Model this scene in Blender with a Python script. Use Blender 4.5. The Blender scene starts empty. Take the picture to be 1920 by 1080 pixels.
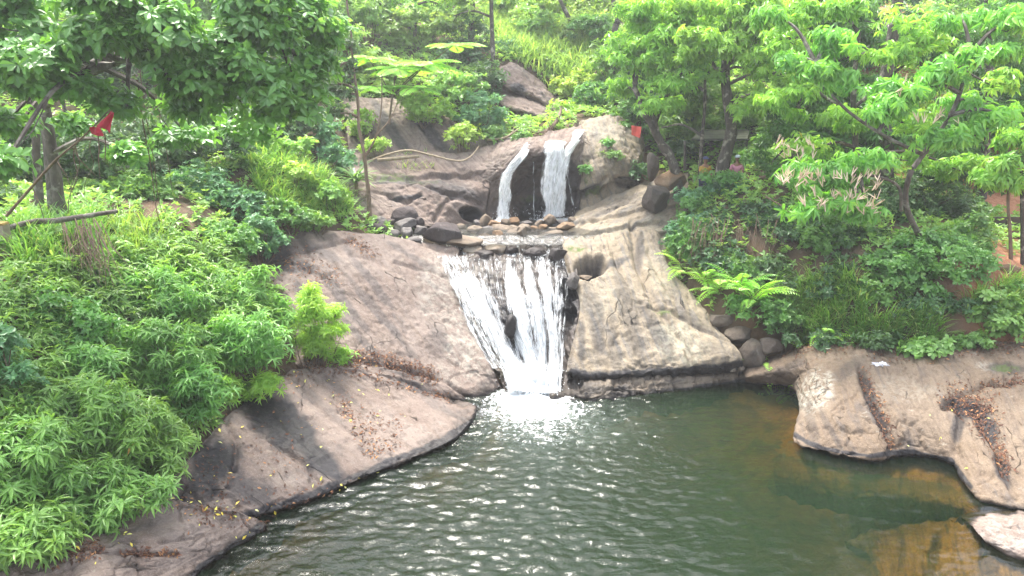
import bpy, bmesh, math, random
import numpy as np
from mathutils import Vector
from mathutils.bvhtree import BVHTree

# ------------------------------------------------------------------ camera, sky, sun, exposure
S = bpy.context.scene
COL = S.collection
H, PITCH, F = 9.0, math.radians(15.0), 1450.0
cam_d = bpy.data.cameras.new('camera'); cam = bpy.data.objects.new('camera', cam_d); COL.objects.link(cam)
cam.location = (0, 0, H); cam.rotation_euler = (math.pi/2 - PITCH, 0, 0)
cam_d.sensor_width = 36; cam_d.lens = 36*F/1920; cam_d.clip_start = .1; cam_d.clip_end = 600
S.camera = cam
SUN_EL, SUN_AZ = math.radians(68), math.radians(-25)      # azimuth clockwise from +Y: over the hill ahead, hazy
w = bpy.data.worlds.new('World'); S.world = w; w.use_nodes = True
nt = w.node_tree; bg = nt.nodes['Background']
sky = nt.nodes.new('ShaderNodeTexSky'); sky.sky_type = 'NISHITA'; sky.sun_disc = False
sky.sun_elevation = SUN_EL; sky.sun_rotation = SUN_AZ; sky.dust_density = 4.0; sky.air_density = 1.0; sky.ozone_density = 1.0
hs = nt.nodes.new('ShaderNodeHueSaturation'); hs.inputs['Saturation'].default_value = .45; hs.inputs['Value'].default_value = 1.0
nt.links.new(sky.outputs[0], hs.inputs['Color']); nt.links.new(hs.outputs[0], bg.inputs[0])
bg.inputs[1].default_value = .15
sd = bpy.data.lights.new('sun', 'SUN'); so = bpy.data.objects.new('sun', sd); COL.objects.link(so)
sd.energy = 2.0; sd.angle = math.radians(21); sd.color = (1, .95, .87)
sv = Vector((math.sin(SUN_AZ)*math.cos(SUN_EL), math.cos(SUN_AZ)*math.cos(SUN_EL), math.sin(SUN_EL)))
so.rotation_euler = sv.to_track_quat('Z', 'Y').to_euler(); so.location = (0, 0, 40)
S.view_settings.view_transform = 'Standard'; S.view_settings.look = 'None'
S.view_settings.exposure = 2.15; S.view_settings.gamma = 1
S.cycles.max_bounces = 7; S.cycles.diffuse_bounces = 3; S.cycles.glossy_bounces = 2
S.cycles.transmission_bounces = 4; S.cycles.transparent_max_bounces = 16
S.cycles.caustics_reflective = False; S.cycles.caustics_refractive = False
S.cycles.sample_clamp_indirect = 4

# ------------------------------------------------------------------ helpers
rng = np.random.default_rng(7); random.seed(7)
CP, SP = math.cos(PITCH), math.sin(PITCH)
def P(u, v, Y):                       # world point at distance Y (metres along +Y) seen at photo position (u, v)
    a, b = (u-960)/F, (540-v)/F
    dy, dz = CP + b*SP, -SP + b*CP
    t = Y/dy
    return np.array((a*t, Y, H + dz*t))
def Pz(u, v, z):
    a, b = (u-960)/F, (540-v)/F
    dy, dz = CP + b*SP, -SP + b*CP
    t = (z-H)/dz
    return np.array((a*t, dy*t, z))
def W(u, Y, z):
    dep = Y*CP + (H-z)*SP
    return np.array(((u-960)/F*dep, Y, z))
def px(n, Y, v=540):                  # metres covered by n photo pixels at distance Y
    return n/F*Y/(CP + (540-v)/F*SP)
def UV(p):                            # the photo position of world points
    p = np.asarray(p); d = p - np.array((0, 0, H))
    dep = d[..., 1]*CP - d[..., 2]*SP; up = d[..., 1]*SP + d[..., 2]*CP
    return 960 + F*d[..., 0]/dep, 540 - F*up/dep

def hash3(ix, iy, iz, seed):
    h = (ix*374761393 + iy*668265263 + iz*2147483647 + seed*974634777) & 0xffffffff
    h = ((h ^ (h >> 13))*1274126177) & 0xffffffff
    h = ((h ^ (h >> 16))*2246822519) & 0xffffffff
    return h ^ (h >> 15)
def noise(p, seed=0):
    p = np.asarray(p, float); i = np.floor(p).astype(np.int64); f = p - i
    w_ = f*f*f*(f*(f*6-15)+10); out = 0
    for dx in (0, 1):
        for dy in (0, 1):
            for dz in (0, 1):
                h = hash3(i[..., 0]+dx, i[..., 1]+dy, i[..., 2]+dz, seed)
                gx = ((h & 1023)/511.5-1); gy = (((h >> 10) & 1023)/511.5-1); gz = (((h >> 20) & 1023)/511.5-1)
                d = gx*(f[..., 0]-dx) + gy*(f[..., 1]-dy) + gz*(f[..., 2]-dz)
                out = out + d*(w_[..., 0] if dx else 1-w_[..., 0])*(w_[..., 1] if dy else 1-w_[..., 1])*(w_[..., 2] if dz else 1-w_[..., 2])
    return out*1.3
def fbm(p, oct=4, seed=0, gain=.5):
    p = np.asarray(p, float); a = 1; o = 0
    for k in range(oct):
        o = o + a*noise(p*(2**k) + 17.3*k, seed+k); a *= gain
    return o
def worley(p, seed=0):
    p = np.asarray(p, float); i = np.floor(p).astype(np.int64); f1 = np.full(p.shape[:-1], 9.); f2 = f1.copy(); idc = np.zeros(p.shape[:-1])
    for dx in (-1, 0, 1):
        for dy in (-1, 0, 1):
            for dz in (-1, 0, 1):
                c = i + np.array((dx, dy, dz)); h = hash3(c[..., 0], c[..., 1], c[..., 2], seed)
                q = c + np.stack([(h & 1023)/1023., ((h >> 10) & 1023)/1023., ((h >> 20) & 1023)/1023.], -1)
                d = np.linalg.norm(q-p, axis=-1); m = d < f1
                f2 = np.where(m, f1, np.minimum(f2, d)); idc = np.where(m, (h & 255)/255., idc); f1 = np.where(m, d, f1)
    return f1, f2, idc
def noise2(x, y, seed=0, oct=1):
    x, y = np.broadcast_arrays(x, y); return fbm(np.stack([x, y, np.full(x.shape, .37)], -1), oct, seed)
def sstep(a, b, x):
    t = np.clip((x-a)/(b-a), 0, 1); return t*t*(3-2*t)
def nrm(a):
    return a/np.maximum(np.linalg.norm(a, axis=-1, keepdims=True), 1e-9)
def poly_dist(U, V, pts):             # distance in photo pixels to a polyline
    pts = np.asarray(pts, float); d = np.full(U.shape, 1e9)
    for a, b in zip(pts[:-1], pts[1:]):
        ab = b-a; t = np.clip(((U-a[0])*ab[0] + (V-a[1])*ab[1])/max(ab@ab, 1e-9), 0, 1)
        d = np.minimum(d, np.hypot(U-a[0]-t*ab[0], V-a[1]-t*ab[1]))
    return d

def mesh(name, V, Fs, mat=None, parent=None, attrs=None, smooth=False, uv=None, loc=None):
    me = bpy.data.meshes.new(name)
    V = np.asarray(V, np.float32)
    if loc is not None: V = V - np.asarray(loc, np.float32)
    if not isinstance(Fs, (list, tuple)): Fs = [Fs]
    Fs = [np.asarray(f, np.int32) for f in Fs if len(f)]
    me.vertices.add(len(V)); me.vertices.foreach_set('co', V.ravel())
    loops = np.concatenate([f.ravel() for f in Fs])
    tot = np.concatenate([np.full(len(f), f.shape[1], np.int32) for f in Fs])
    start = np.concatenate([[0], np.cumsum(tot)[:-1]]).astype(np.int32)
    me.loops.add(len(loops)); me.loops.foreach_set('vertex_index', loops)
    me.polygons.add(len(tot)); me.polygons.foreach_set('loop_start', start)
    me.polygons.foreach_set('use_smooth', np.full(len(tot), smooth))
    me.update(calc_edges=True)
    for k, a in (attrs or {}).items():
        a = np.asarray(a, np.float32)
        at = me.attributes.new(k, 'FLOAT', 'POINT' if len(a) == len(V) else 'FACE'); at.data.foreach_set('value', a)
    if uv is not None:
        ul = me.uv_layers.new(name='UVMap'); ul.data.foreach_set('uv', np.asarray(uv, np.float32)[loops].ravel())
    if mat: me.materials.append(mat)
    o = bpy.data.objects.new(name, me); COL.objects.link(o)
    if loc is not None: o.location = loc
    if parent: o.parent = parent
    return o
def empty(name, loc, label=None, cat=None, group=None):
    o = bpy.data.objects.new(name, None); COL.objects.link(o); o.location = loc; o.empty_display_size = .2
    if label: tag(o, label, cat, group)
    return o
def tag(o, label=None, cat=None, group=None, kind=None):
    if label: o['label'] = label
    if cat: o['category'] = cat
    if group: o['group'] = group
    if kind: o['kind'] = kind
    return o
def part(name, acc, mat, root, attrs=None, smooth=False):      # an Acc as a child mesh of a thing
    V, Fs, A = acc.get()
    if not len(V): return None
    return mesh(name, V - np.array(root.location), Fs, mat, root, A or attrs, smooth)
def copy_tree(o, parent=None):
    c = o.copy(); COL.objects.link(c)
    if parent: c.parent = parent
    for ch in list(o.children): copy_tree(ch, c)
    return c
class Acc:
    def __init__(s): s.V = []; s.T = []; s.Q = []; s.n = 0; s.rt = []; s.rq = []
    def add(s, V, Fc, r=None):
        Fc = np.asarray(Fc)
        (s.T if Fc.shape[1] == 3 else s.Q).append(Fc + s.n); s.V.append(V); s.n += len(V)
        if r is None: r = np.full(len(Fc), .5)
        (s.rt if Fc.shape[1] == 3 else s.rq).append(np.asarray(r))
    def get(s):
        if not s.V: return np.zeros((0, 3)), [], None
        Fs = []; R = []
        if s.T: Fs.append(np.concatenate(s.T)); R.append(np.concatenate(s.rt))
        if s.Q: Fs.append(np.concatenate(s.Q)); R.append(np.concatenate(s.rq))
        return np.concatenate(s.V), Fs, {'rnd': np.concatenate(R)}
    def tube(s, pts, rad, sides=6, bump=0, seed=0, n=None):
        pts = np.asarray(pts, float); rad = np.asarray(rad, float)
        if n: pts = spline(pts, n)
        if len(rad) != len(pts): rad = np.interp(np.linspace(0, 1, len(pts)), np.linspace(0, 1, len(rad)), rad)
        m = len(pts); t = nrm(np.gradient(pts, axis=0))
        ref = np.where(np.abs(t[:, 2:3]) > .9, np.array([[1., 0, 0]]), np.array([[0, 0, 1.]]))
        e1 = nrm(np.cross(t, ref)); e2 = np.cross(t, e1)
        a = np.linspace(0, 2*np.pi, sides, endpoint=False)
        ring = np.cos(a)[None, :, None]*e1[:, None] + np.sin(a)[None, :, None]*e2[:, None]
        Vv = pts[:, None] + ring*rad[:, None, None]
        if bump:
            Vv = Vv + ring*(fbm(Vv/np.maximum(rad.max()*1.6, .03), 3, seed)*bump*rad[:, None])[..., None]
        i = np.arange(m-1)[:, None]*sides; j = np.arange(sides)[None]; j2 = (j+1) % sides
        Q = np.stack([i+j, i+j2, i+sides+j2, i+sides+j], -1).reshape(-1, 4)
        s.add(Vv.reshape(-1, 3), Q)
        c0 = np.array([[0, k+1, k] for k in range(1, sides-1)])
        s.add(Vv[-1], c0[:, ::-1]); s.add(Vv[0], c0)
    def box(s, c, size, rot=None, r=None):
        V = np.array([(x, y, z) for x in (-.5, .5) for y in (-.5, .5) for z in (-.5, .5)])*np.array(size)
        if rot is not None: V = V @ np.asarray(rot).T
        s.add(V + np.array(c), np.array([(0, 1, 3, 2), (4, 6, 7, 5), (0, 4, 5, 1), (2, 3, 7, 6), (0, 2, 6, 4), (1, 5, 7, 3)]), r)
def crmat(n, m):                      # Catmull-Rom weights: n control points to m samples
    M = np.zeros((m, n)); ts = np.linspace(0, n-1, m)
    for k, t in enumerate(ts):
        i = min(int(t), n-2); f = t-i
        ws = (-.5*f+f*f-.5*f**3, 1-2.5*f*f+1.5*f**3, .5*f+2*f*f-1.5*f**3, -.5*f*f+.5*f**3)
        for j, wt in zip((i-1, i, i+1, i+2), ws):
            if j < 0: M[k, 0] += 2*wt; M[k, 1] -= wt
            elif j >= n: M[k, n-1] += 2*wt; M[k, n-2] -= wt
            else: M[k, j] += wt
    return M
def spline(pts, m):
    pts = np.asarray(pts, float)
    return crmat(len(pts), m) @ pts

# ------------------------------------------------------------------ materials
class NT:
    def __init__(s, name):
        s.m = bpy.data.materials.new(name); s.m.use_nodes = True; s.t = s.m.node_tree
        s.out = s.t.nodes['Material Output']; s.b = s.t.nodes['Principled BSDF']
    def n(s, typ, **kw):
        nd = s.t.nodes.new('ShaderNode'+typ)
        for k, v in kw.items():
            if k.startswith('i_'):
                key = k[2:]; key = int(key) if key.isdigit() else key.replace('_', ' ')
                if hasattr(v, 'is_linked') or isinstance(v, bpy.types.NodeSocket): s.t.links.new(v, nd.inputs[key])
                else: nd.inputs[key].default_value = v
            else: setattr(nd, k, v)
        return nd
    def link(s, a, b): s.t.links.new(a, b)
    def attr(s, name): return s.n('Attribute', attribute_name=name).outputs['Fac']
    def mix(s, f, a, b, mode='MIX'):
        nd = s.n('MixRGB', blend_type=mode)
        for k, v in ((0, f), (1, a), (2, b)):
            if isinstance(v, bpy.types.NodeSocket): s.link(v, nd.inputs[k])
            else: nd.inputs[k].default_value = v if k == 0 else (tuple(v)+(1,) if len(v) == 3 else v)
        return nd.outputs[0]
    def math(s, op, a, b=0., clamp=False):
        nd = s.n('Math', operation=op, use_clamp=clamp)
        for k, v in ((0, a), (1, b)):
            if isinstance(v, bpy.types.NodeSocket): s.link(v, nd.inputs[k])
            else: nd.inputs[k].default_value = v
        return nd.outputs[0]
    def ramp(s, f, lo, hi): 
        nd = s.n('MapRange', interpolation_type='SMOOTHSTEP', i_From_Min=lo, i_From_Max=hi); s.link(f, nd.inputs['Value']); return nd.outputs[0]
    def noise(s, vec, scale, detail=4, rough=.55, dist=0.):
        nd = s.n('TexNoise', i_Scale=scale, i_Detail=detail, i_Roughness=rough, i_Distortion=dist)
        if vec is not None: s.link(vec, nd.inputs['Vector'])
        return nd.outputs['Fac']
    def scaled(s, vec, sc, rot=(0, 0, 0)):
        nd = s.n('Mapping', i_Scale=sc, i_Rotation=rot); s.link(vec, nd.inputs['Vector']); return nd.outputs[0]
    def pos(s): return s.n('NewGeometry').outputs['Position']
    def bump(s, h, strength, dist=.05, prev=None):
        nd = s.n('Bump', i_Strength=strength, i_Distance=dist); s.link(h, nd.inputs['Height'])
        if prev: s.link(prev, nd.inputs['Normal'])
        return nd.outputs[0]

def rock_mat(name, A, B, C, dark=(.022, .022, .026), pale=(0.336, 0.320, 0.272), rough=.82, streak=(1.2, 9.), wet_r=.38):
    A, B, C = (tuple(x*.44 for x in q) for q in (A, B, C)); k = NT(name); p = k.pos(); uv = k.n('UVMap').outputs[0]
    n1 = k.noise(p, .55, 5, .6, .6); n2 = k.noise(k.scaled(uv, (streak[0], streak[1], 1)), 1., 5, .6, .5)
    n3 = k.noise(p, 6., 6, .65); n4 = k.noise(p, 38., 3, .6)
    c = k.mix(k.ramp(n1, .38, .62), A, B)
    c = k.mix(k.math('MULTIPLY', k.ramp(n2, .45, .68), .75), c, C)
    c = k.mix(k.math('MULTIPLY', k.ramp(n3, .5, .68), .6), c, tuple(x*.6 for x in A))
    c = k.mix(k.math('MULTIPLY', k.ramp(n4, .52, .66), .5), c, tuple(min(1, x*1.6) for x in B))
    c = k.mix(k.math('MULTIPLY', k.ramp(k.noise(p, 2.3, 6, .7, 1.2), .57, .7), .5), c, tuple(x*.5 for x in C))
    vd = k.n('TexVoronoi', feature='DISTANCE_TO_EDGE', i_Scale=.9); wp = k.n('VectorMath', operation='ADD'); k.link(k.scaled(uv, (.55, 1.5, 1)), wp.inputs[0])
    nw = k.n('TexNoise', i_Scale=.7, i_Detail=3); k.link(p, nw.inputs['Vector']); k.link(nw.outputs['Color'], wp.inputs[1]); k.link(wp.outputs[0], vd.inputs['Vector'])
    ck = k.math('MULTIPLY', k.math('SUBTRACT', 1., k.ramp(vd.outputs['Distance'], .0, .015)), k.ramp(k.noise(p, .8, 3), .52, .64)); c = k.mix(k.math('MULTIPLY', ck, .7), c, tuple(x*.28 for x in A))
    gb = k.math('MULTIPLY', k.ramp(k.noise(k.scaled(uv, (.5, 2.2, 1)), 1., 6, .68, .8), .54, .68), .5); c = k.mix(gb, c, (.095, .087, .085))
    lp = k.math('MULTIPLY', k.ramp(k.noise(p, 3.4, 6, .75, .5), .60, .70), .45); c = k.mix(lp, c, pale)
    pl = k.attr('pale'); pf = k.math('MULTIPLY', pl, k.ramp(k.noise(p, 5., 6, .75, .6), .42, .6)); c = k.mix(pf, c, pale)
    st = k.attr('stain_shade'); sf = k.math('MULTIPLY', st, k.ramp(k.math('ADD', k.math('MULTIPLY', n2, .6), k.math('MULTIPLY', n3, .5)), .26, .50))  # dark streaks and marks, plus shade painted into hollows and recesses
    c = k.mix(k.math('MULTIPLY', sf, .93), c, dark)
    wt = k.attr('wet'); c = k.mix(k.math('MULTIPLY', wt, .75), c, k.mix(1., c, (.34, .31, .28), 'MULTIPLY'))
    ms = k.attr('moss'); mf = k.math('MULTIPLY', ms, k.ramp(n3, .42, .56)); c = k.mix(mf, c, (.07, .11, .02))
    k.link(c, k.b.inputs['Base Color']); k.b.inputs['Specular IOR Level'].default_value = .3
    r = k.math('SUBTRACT', rough, k.math('MULTIPLY', k.math('MAXIMUM', wt, k.math('MULTIPLY', sf, .45)), rough-wet_r)); k.link(r, k.b.inputs['Roughness'])
    b = k.bump(n3, .75, .07); b = k.bump(n4, .6, .02, b); b = k.bump(n2, .6, .04, b); b = k.bump(ck, .8, -.05, b)
    k.link(b, k.b.inputs['Normal'])
    return k.m
M = {}
M['slab'] = rock_mat('slab_rock', (.325, .245, .205), (.43, .345, .295), (.35, .26, .205))
M['tan'] = rock_mat('tan_rock', (.47, .38, .265), (.56, .46, .33), (.27, .265, .26), pale=(0.320, 0.304, 0.232))
M['right'] = rock_mat('brown_grey_rock', (.34, .245, .165), (.42, .32, .23), (.28, .21, .16), pale=(0.360, 0.344, 0.288))
M['cliff'] = rock_mat('cliff_rock', (.38, .28, .225), (.48, .38, .32), (.22, .165, .14), pale=(0.304, 0.288, 0.264))
M['dark'] = rock_mat('wet_dark_rock', (.15, .12, .11), (.26, .21, .18), (.30, .25, .21), rough=.5, wet_r=.2)
M['amber'] = rock_mat('amber_rock', (.38, .205, .065), (.50, .30, .10), (.15, .08, .022), dark=(.03, .018, .008))
M['ledge'] = rock_mat('ledge_rock', (.30, .26, .21), (.42, .34, .25), (.07, .07, .08), streak=(9., .8))
M['cob_tan'] = rock_mat('tan_stone', (.36, .27, .19), (.45, .36, .27), (.33, .26, .2))
M['cob_grey'] = rock_mat('grey_stone', (.27, .24, .22), (.36, .33, .31), (.22, .19, .18))
M['cob_dark'] = rock_mat('dark_stone', (.105, .08, .08), (.18, .145, .14), (.14, .11, .1))
M['cob_orange'] = rock_mat('orange_stone', (.40, .235, .12), (.46, .32, .2), (.34, .22, .13))

def leaf_mat(name, a, b, c=None, trans=.42, rough=.38, spec=.6, hue=.03, old=None):
    a, b, c = (tuple(min(.8, x*1.65+.014) for x in q) if q else None for q in (a, b, c)); k = NT(name); r = k.attr('rnd'); oi = k.n('ObjectInfo').outputs['Random']
    col = k.mix(k.ramp(r, .05, .75), a, b)
    if c: col = k.mix(k.ramp(r, .75, .97), col, c)
    if old: col = k.mix(k.math('GREATER_THAN', r, .985), col, old)
    big = k.noise(k.pos(), .9, 2); col = k.mix(k.math('MULTIPLY', k.ramp(big, .4, .7), .35), col, tuple(x*.62 for x in a))
    h = k.n('HueSaturation', i_Saturation=1., i_Value=1.); k.link(col, h.inputs['Color'])
    k.link(k.math('ADD', .5-hue/2, k.math('MULTIPLY', oi, hue)), h.inputs['Hue'])
    col = h.outputs[0]
    k.link(col, k.b.inputs['Base Color']); k.b.inputs['Roughness'].default_value = rough; k.b.inputs['Specular IOR Level'].default_value = spec
    t = k.n('BsdfTranslucent'); tc = k.mix(1., col, (1.5, 1.35, .7), 'MULTIPLY'); k.link(tc, t.inputs['Color'])
    mx = k.n('MixShader', i_0=trans); k.link(k.b.outputs[0], mx.inputs[1]); k.link(t.outputs[0], mx.inputs[2]); k.link(mx.outputs[0], k.out.inputs['Surface'])
    return k.m
M['whorl'] = leaf_mat('whorled_shrub_leaf', (.085, .185, .045), (.14, .28, .06), (.22, .37, .09), old=(.45, .25, .03))
M['whorl_y'] = leaf_mat('yellow_green_shrub_leaf', (.13, .26, .035), (.24, .38, .05), (.34, .44, .08))
M['obov'] = leaf_mat('broad_tree_leaf', (.055, .14, .025), (.11, .24, .045), (.24, .42, .09), rough=.33, spec=.7, old=(.45, .42, .05))
M['droop'] = leaf_mat('hanging_tree_leaf', (.095, .235, .035), (.20, .38, .055), (.34, .52, .10), old=(.5, .45, .05))  # third colour is a lime highlight painted into the leaf
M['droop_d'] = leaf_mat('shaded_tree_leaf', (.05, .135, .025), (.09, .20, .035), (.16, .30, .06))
M['small'] = leaf_mat('small_bush_leaf', (.055, .145, .03), (.10, .22, .045), (.20, .34, .08), old=(.42, .3, .05))
M['small_b'] = leaf_mat('blue_green_bush_leaf', (.05, .14, .065), (.09, .21, .095), (.16, .32, .13))
M['small_y'] = leaf_mat('light_bush_leaf', (.16, .27, .05), (.26, .38, .075), (.38, .46, .12))
M['hilly'] = leaf_mat('hill_leaf', (.11, .21, .05), (.20, .33, .08), (.32, .42, .13))
M['darkleaf'] = leaf_mat('dark_and_shaded_leaf', (.025, .07, .022), (.045, .11, .03), (.08, .17, .05))  # dark green leaf; also puts shade under the crowns into the colour
M['grass'] = leaf_mat('grass_blade', (.10, .21, .04), (.19, .33, .06), (.33, .42, .11), trans=.3)
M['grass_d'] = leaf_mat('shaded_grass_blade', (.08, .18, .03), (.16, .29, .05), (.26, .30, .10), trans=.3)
M['fern'] = leaf_mat('fern_leaflet', (.12, .28, .03), (.20, .40, .05), (.30, .46, .08))
M['litter'] = leaf_mat('dead_leaf', (.045, .022, .014), (.11, .05, .028), (.26, .14, .06), trans=.1, rough=.8, spec=.2)
M['flower'] = leaf_mat('pale_pink_flower', (.42, .33, .24), (.55, .42, .33), (.62, .5, .42), trans=.2, rough=.8)

def bark_mat(name, a, b, c, sc=3.):
    k = NT(name); p = k.pos(); q = k.scaled(p, (1, 1, .35))
    n1 = k.noise(q, sc*2, 5, .65, .4); n2 = k.noise(p, sc, 4, .6)
    col = k.mix(k.ramp(n1, .35, .65), a, b); col = k.mix(k.ramp(n2, .52, .66), col, c)
    k.link(col, k.b.inputs['Base Color']); k.b.inputs['Roughness'].default_value = .85
    k.link(k.bump(n1, .8, .04), k.b.inputs['Normal']); return k.m
M['bark'] = bark_mat('grey_bark', (.06, .05, .04), (.12, .10, .085), (.22, .21, .18))
M['bark_d'] = bark_mat('dark_blotched_bark', (.045, .038, .032), (.09, .075, .06), (.28, .25, .21), 4.)
M['twig'] = bark_mat('brown_twig', (.10, .065, .04), (.17, .115, .075), (.2, .15, .1))
M['sapling'] = bark_mat('pale_brown_bark', (.15, .10, .065), (.21, .15, .10), (.12, .09, .06))
M['bamboo'] = bark_mat('dry_bamboo', (.26, .20, .13), (.34, .28, .19), (.2, .15, .1))

def soil_mat():
    k = NT('hillside_soil'); p = k.pos()
    n1 = k.noise(p, .8, 5); n2 = k.noise(p, 7., 5, .7); n3 = k.noise(p, 30., 3)
    col = k.mix(k.ramp(n1, .35, .65), (.07, .05, .03), (.12, .075, .045)); col = k.mix(k.ramp(n2, .5, .7), col, (.055, .06, .022))
    rd = k.attr('red'); col = k.mix(rd, col, k.mix(k.ramp(n2, .35, .7), (.30, .125, .06), (.42, .21, .12)))
    bed = k.attr('bed'); bc = k.mix(k.ramp(k.noise(p, 1.6, 5, .6, .8), .35, .62), (.09, .05, .012), (.23, .115, .028))
    bc = k.mix(k.ramp(n2, .55, .72), bc, (.28, .17, .045)); col = k.mix(bed, col, bc)
    k.link(col, k.b.inputs['Base Color']); k.b.inputs['Roughness'].default_value = .95
    b = k.bump(n2, .7, .08); b = k.bump(n3, .5, .02, b); k.link(b, k.b.inputs['Normal']); return k.m
M['soil'] = soil_mat()

def water_mat(name, murk, clear, dens, rough=.03):
    k = NT(name); d = k.attr('depth'); fo = k.attr('foam'); p = k.pos()
    f = k.math('SUBTRACT', 1., k.math('POWER', 2.718, k.math('MULTIPLY', d, -dens)))
    q = k.scaled(p, (1., 1.9, 1.))
    n1 = k.noise(q, 3.2, 4, .55, .5); n2 = k.noise(p, 11., 3, .5)
    rp = k.attr('chop')
    b = k.n('Bump', i_Distance=.05); k.link(n1, b.inputs['Height']); k.link(k.math('MULTIPLY', rp, .8), b.inputs['Strength'])
    b2 = k.n('Bump', i_Distance=.014); k.link(n2, b2.inputs['Height']); k.link(rp, b2.inputs['Strength']); k.link(b.outputs[0], b2.inputs['Normal'])
    nr = b2.outputs[0]
    ae = k.attr('aer'); f = k.math('MAXIMUM', f, k.math('MULTIPLY', ae, .8)); tr = k.n('BsdfTransparent', i_Color=clear+(1,)); df = k.n('BsdfDiffuse'); k.link(k.mix(k.math('MULTIPLY', ae, k.ramp(k.noise(p, 4., 5, .7), .2, .7)), murk, (.12, .145, .125)), df.inputs['Color'])
    m1 = k.n('MixShader'); k.link(f, m1.inputs[0]); k.link(tr.outputs[0], m1.inputs[1]); k.link(df.outputs[0], m1.inputs[2])
    fr = k.n('Fresnel', i_IOR=1.34); k.link(nr, fr.inputs['Normal'])
    gl = k.n('BsdfGlossy', i_Roughness=rough); k.link(nr, gl.inputs['Normal'])
    m2 = k.n('MixShader'); k.link(fr.outputs[0], m2.inputs[0]); k.link(m1.outputs[0], m2.inputs[1]); k.link(gl.outputs[0], m2.inputs[2])
    wf = k.n('BsdfDiffuse', i_Color=(.8, .83, .84, 1))
    fn = k.noise(p, 7., 5, .7, .8)
    fa = k.ramp(k.math('ADD', fo, k.math('MULTIPLY', k.math('SUBTRACT', fn, .5), 1.6)), .42, .75)
    m3 = k.n('MixShader'); k.link(k.math('MULTIPLY', fa, k.ramp(fo, .0, .12)), m3.inputs[0]); k.link(m2.outputs[0], m3.inputs[1]); k.link(wf.outputs[0], m3.inputs[2])
    k.link(m3.outputs[0], k.out.inputs['Surface']); return k.m
M['pool'] = water_mat('pool_water', (.011, .021, .011), (.80, .74, .50), 1.0)
M['stream'] = water_mat('stream_water', (.04, .045, .04), (.8, .8, .76), .8, .22)

def fall_mat(name, lo, hi, col=(.70, .735, .76)):
    k = NT(name); uv = k.n('UVMap').outputs[0]; oi = k.n('ObjectInfo').outputs['Random']
    off = k.n('CombineXYZ'); k.link(k.math('MULTIPLY', oi, 37.), off.inputs[0]); k.link(k.math('MULTIPLY', oi, 11.), off.inputs[1])
    va = k.n('VectorMath', operation='ADD'); k.link(uv, va.inputs[0]); k.link(off.outputs[0], va.inputs[1]); v = va.outputs[0]
    s1 = k.noise(k.scaled(v, (13., 1.0, 1)), 1., 5, .62, .35); s2 = k.noise(k.scaled(v, (60., 3.6, 1)), 1., 4, .6, .25)
    s3 = k.noise(k.scaled(v, (4., 1.6, 1)), 1., 3, .5)
    c = k.attr('cover')
    x = k.math('ADD', k.math('ADD', k.math('MULTIPLY', s1, 1.3), k.math('MULTIPLY', s2, 1.2)), k.math('MULTIPLY', s3, .5)); x = k.math('SUBTRACT', x, 1.)
    a = k.ramp(k.math('ADD', x, k.math('SUBTRACT', c, .5)), lo, hi); a = k.math('MULTIPLY', a, k.ramp(c, .0, .25))
    d = k.n('BsdfDiffuse', i_Color=col+(1,)); t = k.n('BsdfTranslucent', i_Color=col+(1,))
    g = k.n('BsdfGlossy', i_Roughness=.25)
    bm = k.bump(x, .6, .05); k.link(bm, d.inputs['Normal']); k.link(bm, g.inputs['Normal'])
    m1 = k.n('MixShader', i_0=.35); k.link(d.outputs[0], m1.inputs[1]); k.link(t.outputs[0], m1.inputs[2])
    m2 = k.n('MixShader', i_0=.08); k.link(m1.outputs[0], m2.inputs[1]); k.link(g.outputs[0], m2.inputs[2])
    tr = k.n('BsdfTransparent'); m3 = k.n('MixShader'); k.link(a, m3.inputs[0]); k.link(tr.outputs[0], m3.inputs[1]); k.link(m2.outputs[0], m3.inputs[2])
    k.link(m3.outputs[0], k.out.inputs['Surface']); return k.m
M['fall'] = fall_mat('falling_water', .40, .80); M['fall_up'] = fall_mat('white_falling_water', .36, .76, (.9, .92, .93))
def plain(name, c, rough=.7, nsc=6., var=.35, metal=0.):
    k = NT(name); n_ = k.noise(k.pos(), nsc, 5, .6)
    k.link(k.mix(k.ramp(n_, .3, .7), tuple(x*(1-var) for x in c), c), k.b.inputs['Base Color']); k.b.inputs['Roughness'].default_value = rough
    k.link(k.bump(n_, .3, .02), k.b.inputs['Normal']); return k.m
# ------------------------------------------------------------------ bedrock: each mass is a thing of its own
ROCKS = {}                                             # name -> fine points, used for the soil underneath and for fallen leaves
def cpt(c):
    if c[0] == 'z': return Pz(c[1], c[2], c[3])
    if c[0] == 'w': return W(c[1], c[2], c[3])
    return P(*c)
def blobmask(U, V, blobs, seed=3, nz=.45):
    m = np.zeros(U.shape)
    n = noise2(U/34., V/34., seed, 3)
    for b in blobs:
        if len(b) == 2:                                # (polyline, half width)
            d = poly_dist(U, V, b[0])/b[1]; s = 1.
        else:                                          # (u, v, ru, rv, angle, strength)
            u, v, ru, rv, ang, s = b; a = math.radians(ang)
            x = (U-u)*math.cos(a) + (V-v)*math.sin(a); y = -(U-u)*math.sin(a) + (V-v)*math.cos(a)
            d = np.hypot(x/ru, y/rv)
        m = np.maximum(m, s*(1-sstep(.6, 1.2, d + nz*n)))
    return m
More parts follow.
